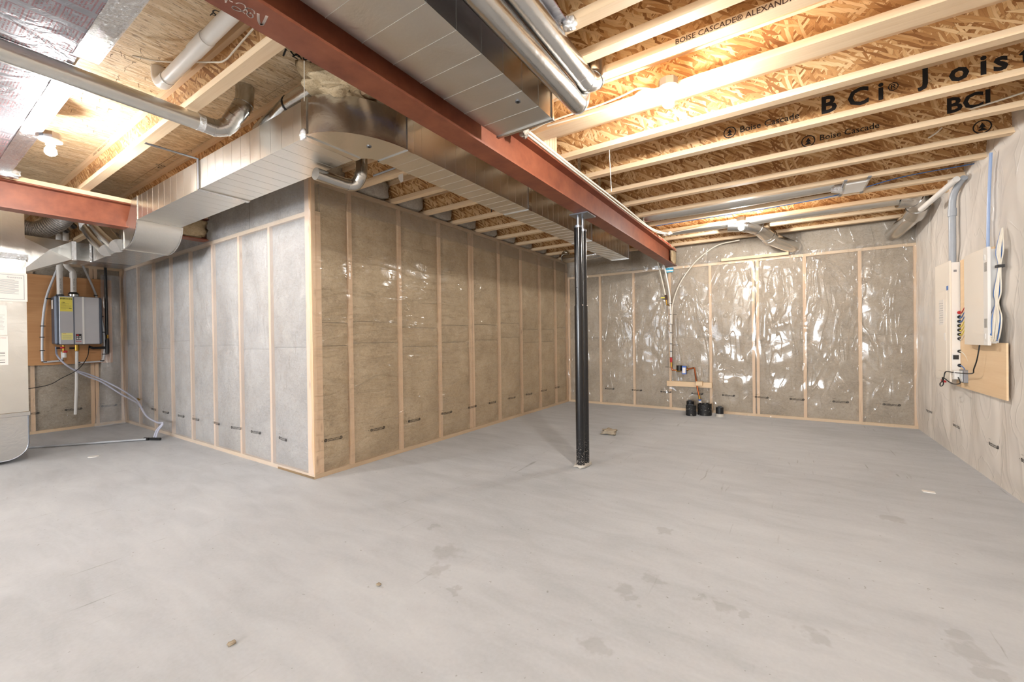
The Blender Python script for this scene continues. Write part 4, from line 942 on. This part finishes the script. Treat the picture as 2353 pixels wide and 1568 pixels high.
for a, b, lab in ((P(1400, 345, y=2.98), P(1405, 440, y=2.98), 'thin loose string hanging from a joist at right'), (P(699, 140, z=2.60), P(699, 232, y=1.36), 'thin string hanging in front of the trunk duct elbow')):
    tag(MB().tube([a, b], .0022, 5).build('hanging_string', M['romex']), lab, 'string')
for a, b, lab in (((1.02, 4.0, 2.68), (1.385, 3.95, 2.72), 'bent white cable end near the right wall joists'), ((.93, 4.45, 2.70), (1.0, 4.43, 2.75), 'curled white cable stub on a joist web')):
    cable([a, (Vector(a)+Vector(b))/2+Vector((0, -.02, -.01)), b], .006, 'romex', lab)

# ------------------------------------------------------------------ water entry on the back wall
yw = Y2-.06
we = thing('water_riser', 'white water pipe with black clips climbing the back wall', 'pipe', (-1.55, yw, .62))
MB().tube(smooth_path([(-1.655, yw-.02, 2.40), (-1.60, yw, 2.10), (-1.562, yw, 1.80), (-1.556, yw, 1.4), (-1.556, yw, .86)], 5), .0135, 10).build('pipe', M['pvc'], we, smooth=True)
for z in (1.74, 1.56, 1.40, 1.26, 1.08, .96, .86): MB().box(-1.574, -1.538, yw-.014, yw+.02, z-.005, z+.005).build('pipe_clip', M['black'], we)
for z, d in ((1.55, .09), (1.06, .11), (.70, -.10)): MB().cyl((-1.55, yw, z), (-1.55+d, yw, z+.003), .0035, 6).build('loose_tie', M['black'], we)
MB().cyl((-1.556, yw, .86), (-1.556, yw, .78), .018, 12).build('red_sleeve', M['red'], we, smooth=True); MB().cyl((-1.553, yw, .80), (-1.551, yw, .70), .015, 12).build('brass_fitting', M['brass'], we, smooth=True)
wb = thing('shutoff_valve', 'small brass valve with yellow lever on the second back wall pipe', 'valve', (-1.64, yw, 1.70))
MB().tube(smooth_path([(-1.745, yw-.02, 2.42), (-1.68, yw, 2.1), (-1.635, yw, 1.87)], 5), .010, 8).build('pipe', M['romex'], wb, smooth=True)
MB().cyl((-1.63, yw, 1.88), (-1.625, yw, 1.80), .019, 10).build('valve_body', M['inkbrown'], wb); MB().box(-1.70, -1.64, yw-.03, yw-.02, 1.825, 1.845).build('yellow_lever', M['yellow'], wb)
MB().tube([(-1.625, yw, 1.80), (-1.615, yw, 1.72), (-1.57, yw, 1.71)], .011, 8).build('tail_pipe', M['brass'], wb)
cable([(-.55, 6.95, 2.60), (-.85, yw+.0, 2.59), (-1.08, yw-.01, 2.45), (-1.25, yw-.01, 2.28), (-1.42, yw-.01, 2.02), (-1.52, yw-.005, 1.72), (-1.538, yw, 1.40)], .0085, 'romex', 'arching white plastic pipe from the ceiling down the back wall', name='pipe', cat='pipe')
cm = thing('copper_run', 'copper pipes with blue labelled water meter on the back wall', 'water meter', (-1.4, yw, .25))
ym = yw-.02
MB().tube([(-1.551, ym, .71), (-1.535, ym, .655), (-1.45, ym, .655)], .0115, 10).build('copper_pipe', M['copper'], cm, smooth=True)
MB().cyl((-1.47, ym, .655), (-1.30, ym, .675), .028, 14).build('meter_body', M['brass'], cm, smooth=True); MB().cyl((-1.42, ym-.02, .655), (-1.42, ym-.02, .735), .046, 18).build('meter_register', M['black'], cm, smooth=True)
MB().box(-1.375, -1.315, ym-.062, ym-.02, .60, .73).build('blue_card', M['bluepipe'], cm); MB().box(-1.368, -1.322, ym-.064, ym-.062, .615, .705).build('card_label', M['paper'], cm)
MB().tube([(-1.30, ym, .675), (-1.215, ym, .70), (-1.20, ym-.005, .695), (-1.155, ym-.07, .42), (-1.128, ym-.07, .27)], .0125, 10).build('copper_pipe', M['copper'], cm, smooth=True)
MB().tube([(-1.128, ym-.07, .28), (-1.118, ym-.07, .22)], .015, 10).build('yellow_coupling', M['brass'], cm, smooth=True)
MB().tube([(-1.118, ym-.07, .22), (-1.105, ym-.07, .10)], .020, 12).build('blue_pipe', M['bluepipe'], cm, smooth=True); MB().cyl((-1.116, ym-.07, .20), (-1.112, ym-.07, .165), .0215, 12).build('paper_wrap', M['paper'], cm)
bd = thing('backing_board', 'short plank screwed across two studs below the water meter', 'timber', (-1.3, Y2-.06, .39))
MB().box(-1.625, -.955, Y2-.075, Y2-.037, .395, .475).build('plank', M['lum_x'], bd, bevel=.002); MB().box(-1.17, -1.08, Y2-.16, Y2-.075, .43, .495).build('block', M['lum_x'], bd, bevel=.002)
tag(MB().box(-1.642, -1.512, Y2-.045, Y2-.041, 2.245, 2.318).build('water_card', M['teal']), 'blue and white WATER card below the beam end', 'sign')
cd = bpy.data.objects['water_card']
MB().box(-1.640, -1.514, Y2-.0455, Y2-.045, 2.266, 2.281).build('white_band', M['paper'], cd) if False else None
ORG['water_card'] = Vector(cd.location)
MB().box(-1.640, -1.514, Y2-.0462, Y2-.0452, 2.264, 2.281).build('white_band', M['paper'], cd); label_text('printed_text', 'WATER', .040, (-1.638, Y2-.0458, 2.287), X, Z, M['tealdark'], cd, .03)
def pot(x, y, r, h, label, cap=False, torn=False, mat='splash'):
    t = thing('pipe_stub', label, 'pipe stub', (x, y, 0)); m = MB(); n = 26; top = []
    vs = []; fs = []
    for k in range(n):
        a = 2*PI*k/n; hh = h+(.03*noise.noise(Vector((math.cos(a)*2, math.sin(a)*2, 3))) if torn else 0)
        for rr, z in ((r, 0), (r, hh), (r-.008, hh), (r-.008, .02)): vs.append((x+rr*math.cos(a), y+rr*math.sin(a), z))
    for k in range(n):
        a = 4*k; b = 4*((k+1) % n); fs += [(a, b, b+1, a+1), (a+1, b+1, b+2, a+2), (a+2, b+2, b+3, a+3)]
    m.add(vs, fs); m.build('sleeve', M[mat], t, smooth=True)
    if cap:
        MB().cyl((x, y, h-.004), (x, y, h+.004), r*.92, 22).build('cap', M['black'], t, smooth=True); MB().box(x-r*.5, x+r*.5, y-r*.2, y+r*.2, h+.004, h+.02).build('cap_grip', M['black'], t)
    return t
pot(-1.205, 6.76, .073, .150, 'round black pipe stub splashed with concrete, nearest the camera', cap=True)
pot(-1.245, 6.93, .055, .19, 'black capped pipe stub partly behind the splashed one', cap=True, mat='black')
pot(-1.035, 6.90, .098, .165, 'wide torn black sleeve around the blue water pipe', torn=True)
pot(-.825, 6.86, .053, .135, 'small black capped pipe stub on the right of the group', cap=True, mat='black')
MB().cyl((-.825, 6.86, 0), (-.825, 6.86, .045), .0545, 22).build('grout_ring', M['grout'], bpy.data.objects['pipe_stub.003'], smooth=True)

# ------------------------------------------------------------------ electrical wall
tag(MB().box(XR-.048, XR-.037, 4.50, 5.56, .70, 1.12).box(XR-.048, XR-.037, 4.72, 5.44, 1.12, 1.86).build('backing_board', M['ply_pale']), 'pale plywood backing board behind the white electrical boxes', 'board')
ep = thing('electrical_panel', 'tall white electrical panel with cable entries on its side', 'panel', (1.32, 5.66, .75))
MB().box(1.285, 1.352, 5.45, 5.86, .77, 1.85).build('enclosure', M['enamel'], ep)
MB().box(1.272, 1.285, 5.445, 5.885, .745, 1.868).build('cover', M['enamel2'], ep, bevel=.003); MB().box(1.268, 1.272, 5.53, 5.80, .83, 1.60).build('door', M['enamel2'], ep, bevel=.002)
MB().box(1.2665, 1.268, 5.56, 5.60, 1.13, 1.20).build('latch', M['enamel'], ep); MB().box(1.270, 1.272, 5.48, 5.53, 1.60, 1.64).build('blue_tape', M['blue'], ep)
MB().box(1.2665, 1.268, 5.60, 5.74, 1.28, 1.52).build('circuit_label', M['paper'], ep)
m = MB()
for i in range(9): m.box(1.2658, 1.2665, 5.61, 5.70+.02*(i % 3), 1.30+i*.023, 1.303+i*.023)
m.build('printed_lines', M['inkgrey'], ep, kind='stuff')
for i, (z, mt) in enumerate(((1.385, 'red'), (1.345, 'blue'), (1.305, 'blue'), (1.265, 'yellow'), (1.225, 'yellow'), (1.185, 'yellow'), (1.145, 'romex'), (1.03, 'romex'), (.90, 'blue'))):
    xk = 1.335
    MB().cyl((xk, 5.45, z), (xk, 5.437, z), .015, 14).build('cable_bushing', M['black'] if mt != 'red' else M['red'], ep, smooth=True)
    MB().tube(smooth_path([(xk, 5.445, z), (xk+.002, 5.40, z-.004), (xk+.008, 5.30, z+(.06 if i < 7 else -.05)), (xk+.012, 5.2, z+(.08 if i < 7 else -.16))], 4), .0042, 7).build('cable', M[mt], ep, smooth=True)
MB().box(1.292, 1.328, 5.438, 5.45, .955, .995).build('label_plate', M['black'], ep)
MB().box(1.289, 1.331, 5.446, 5.452, .945, 1.005).build('label_bezel', M['white'], ep); MB().box(1.30, 1.32, 5.447, 5.449, 1.76, 1.78).build('grey_sticker', M['inkgrey'], ep)
tag(MB().box(1.285, 1.31, 5.72, 5.78, .715, .742).build('red_tag', M['red']), 'small red tag hanging below the electrical panel', 'tag')
mbx = thing('media_box', 'white plastic wiring cabinet with open grey cable bundle beside it', 'cabinet', (1.33, 4.9, 1.1))
MB().box(1.303, 1.352, 4.66, 5.15, 1.115, 1.835).build('enclosure', M['enamel'], mbx)
m = MB(); m.grid(lambda a, b: Vector((1.303-.022*math.sin(PI*a)**.4, 4.66+a*.52, 1.10+b*.75)), 14, 2); m.build('curved_door', M['enamel2'], mbx, smooth='all')
MB().box(1.283, 1.302, 4.62, 4.70, 1.10, 1.85).build('hinge_strip', M['enamel'], mbx, bevel=.002)
m = MB()
for z0 in (1.235, 1.665):
    for k in range(4): m.box(1.2825, 1.2835, 4.635+k*.013, 4.640+k*.013, z0, z0+.07)
m.build('vent_slots', M['black'], mbx, kind='stuff')
for z in (1.17, 1.775): MB().box(1.280, 1.284, 4.66, 4.69, z-.02, z+.02).build('latch', M['white'], mbx)
MB().box(1.303, 1.352, 4.655, 4.66, 1.13, 1.815).build('side_panel', M['white'], mbx)
cb = thing('cable_coil', 'hanging coil of white and blue cables beside the wiring cabinet', 'cable', (1.33, 4.6, 1.12))
rc = random.Random(11)
for k in range(16):
    dx, dy = rc.uniform(-.018, .012), rc.uniform(-.025, .025); b = 'blue' if k % 4 == 1 else 'romex'; yc = 4.59+dy
    z0 = 1.13+rc.uniform(0, .05)
    pth = [(1.345, 4.57+dy*.4, 1.97), (1.335+dx, 4.56+dy, 1.80), (1.335+dx*.3, 4.575+dy*.3, 1.69), (1.33+dx, 4.585+dy, 1.50), (1.328+dx*.4, 4.60+dy*.4, 1.42), (1.315+dx, 4.545+dy*2, 1.30), (1.315+dx, 4.58+dy, z0), (1.315+dx, 4.64+dy*.6, z0+.06), (1.32+dx, 4.635+dy, 1.30), (1.325, 4.60+dy, 1.41)]
    MB().tube(smooth_path(pth, 5), .0042, 6).build('cable', M[b], cb, smooth=True)
MB().box(1.315, 1.352, 4.55, 4.60, 1.68, 1.70).build('tie', M['black'], cb)
ow = thing('outlet_box', 'metal outlet box with white adapter on the pale backing board', 'outlet', (1.33, 5.35, .76))
MB().box(1.31, 1.351, 5.26, 5.36, .755, .87).build('box', M['zinc'], ow, bevel=.003); MB().box(1.306, 1.31, 5.275, 5.345, .765, .86).build('receptacle', M['white'], ow); MB().box(1.27, 1.306, 5.32, 5.37, .78, .86).build('adapter', M['white'], ow, bevel=.004)
tag(MB().tube(smooth_path([(1.31, 4.88, 1.10), (1.30, 4.90, .98), (1.295, 4.95, .90), (1.30, 5.0, .86), (1.29, 5.2, .845), (1.27, 5.36, .84), (1.25, 5.48, .835), (1.24, 5.50, .76), (1.24, 5.60, .715), (1.24, 5.58, .69), (1.24, 5.50, .72), (1.24, 5.52, .78), (1.26, 5.35, .74), (1.28, 5.22, .755), (1.29, 5.30, .80)], 6), .0045, 7).build('power_cord', M['black'], smooth=True), 'black cord looping below the white electrical boxes', 'cord')
cn = thing('conduit', 'vertical grey conduit rising from the electrical panel', 'conduit', (1.33, 5.58, 1.86))
MB().tube(smooth_path([(1.325, 5.58, 1.852), (1.325, 5.58, 2.20), (1.325, 5.58, 2.40), (1.33, 5.55, 2.50), (1.345, 5.47, 2.57), (1.36, 5.40, 2.60)], 5), .026, 16).build('pipe', M['conduit'], cn, smooth=True); MB().cyl((1.325, 5.58, 2.30), (1.325, 5.58, 2.37), .032, 16).build('coupling', M['conduit'], cn, smooth=True)
label_text('printed_text', 'SCEPTER', .03, (1.296, 5.57, 2.42), Z, Y, M['ink'], cn) if False else None
tag(MB().tube([(1.20, 6.02, 2.50), (1.30, 5.35, 2.585)], [.026, .026], 12).build('white_tube', M['pvc'], smooth=True), 'slanting white plastic tube in front of the corner elbow', 'pipe')
tag(MB().tube(smooth_path([(1.35, 4.78, 2.60), (1.342, 4.80, 2.2), (1.342, 4.82, 1.85)], 6), .010, 8).build('cable', M['paleblue'], smooth=True), 'blue cable dropping behind the right wall film to the cabinet', 'cable')
# batts tucked between joists on top of the bulkhead wall
ys = [2.51]+list(reversed(yl[:-1]))
for i in range(len(ys)-1):
    c = (ys[i]+ys[i+1]-FW)/2
    lump('insulation_batt', (XB-.02, c, 2.735), (.05, (ys[i+1]-ys[i]-FW)/2+.0, .10), M['wool_pale'], i*3.1, parent=w_mid.t, n=10, rough=.12)

a_, b_ = P(1658, 598, y=Y2-.03), P(1812, 584, y=Y2-.03)
tag(MB().box(a_.x, b_.x, Y2-.062, Y2-.024, ZP+.001, ZP+.040).build('loose_plank', M['lum_x']), 'short pale plank lying on the top plate of the back wall', 'timber')
c_ = P(318, 918, y=2.015)
tag(MB().cyl(c_+Vector((-.02, 0, .004)), c_+Vector((.02, 0, -.004)), .014, 10).build('tube_clip', M['brass'], smooth=True), 'small yellow clip holding the clear drain tubes to the wall', 'clip')
c_ = P(921, 404, z=ZJ-.012)
tag(MB().add([c_+Vector((-.03, 0, .02)), c_+Vector((.03, 0, .012)), c_+Vector((.03, -.002, -.055)), c_+Vector((0, -.002, -.06)), c_+Vector((-.03, 0, -.02))], [(0, 1, 2, 3, 4)]).build('paper_tag', M['paper'], fix=False), 'torn white paper tag stuck on a joist beside the trunk duct', 'paper')
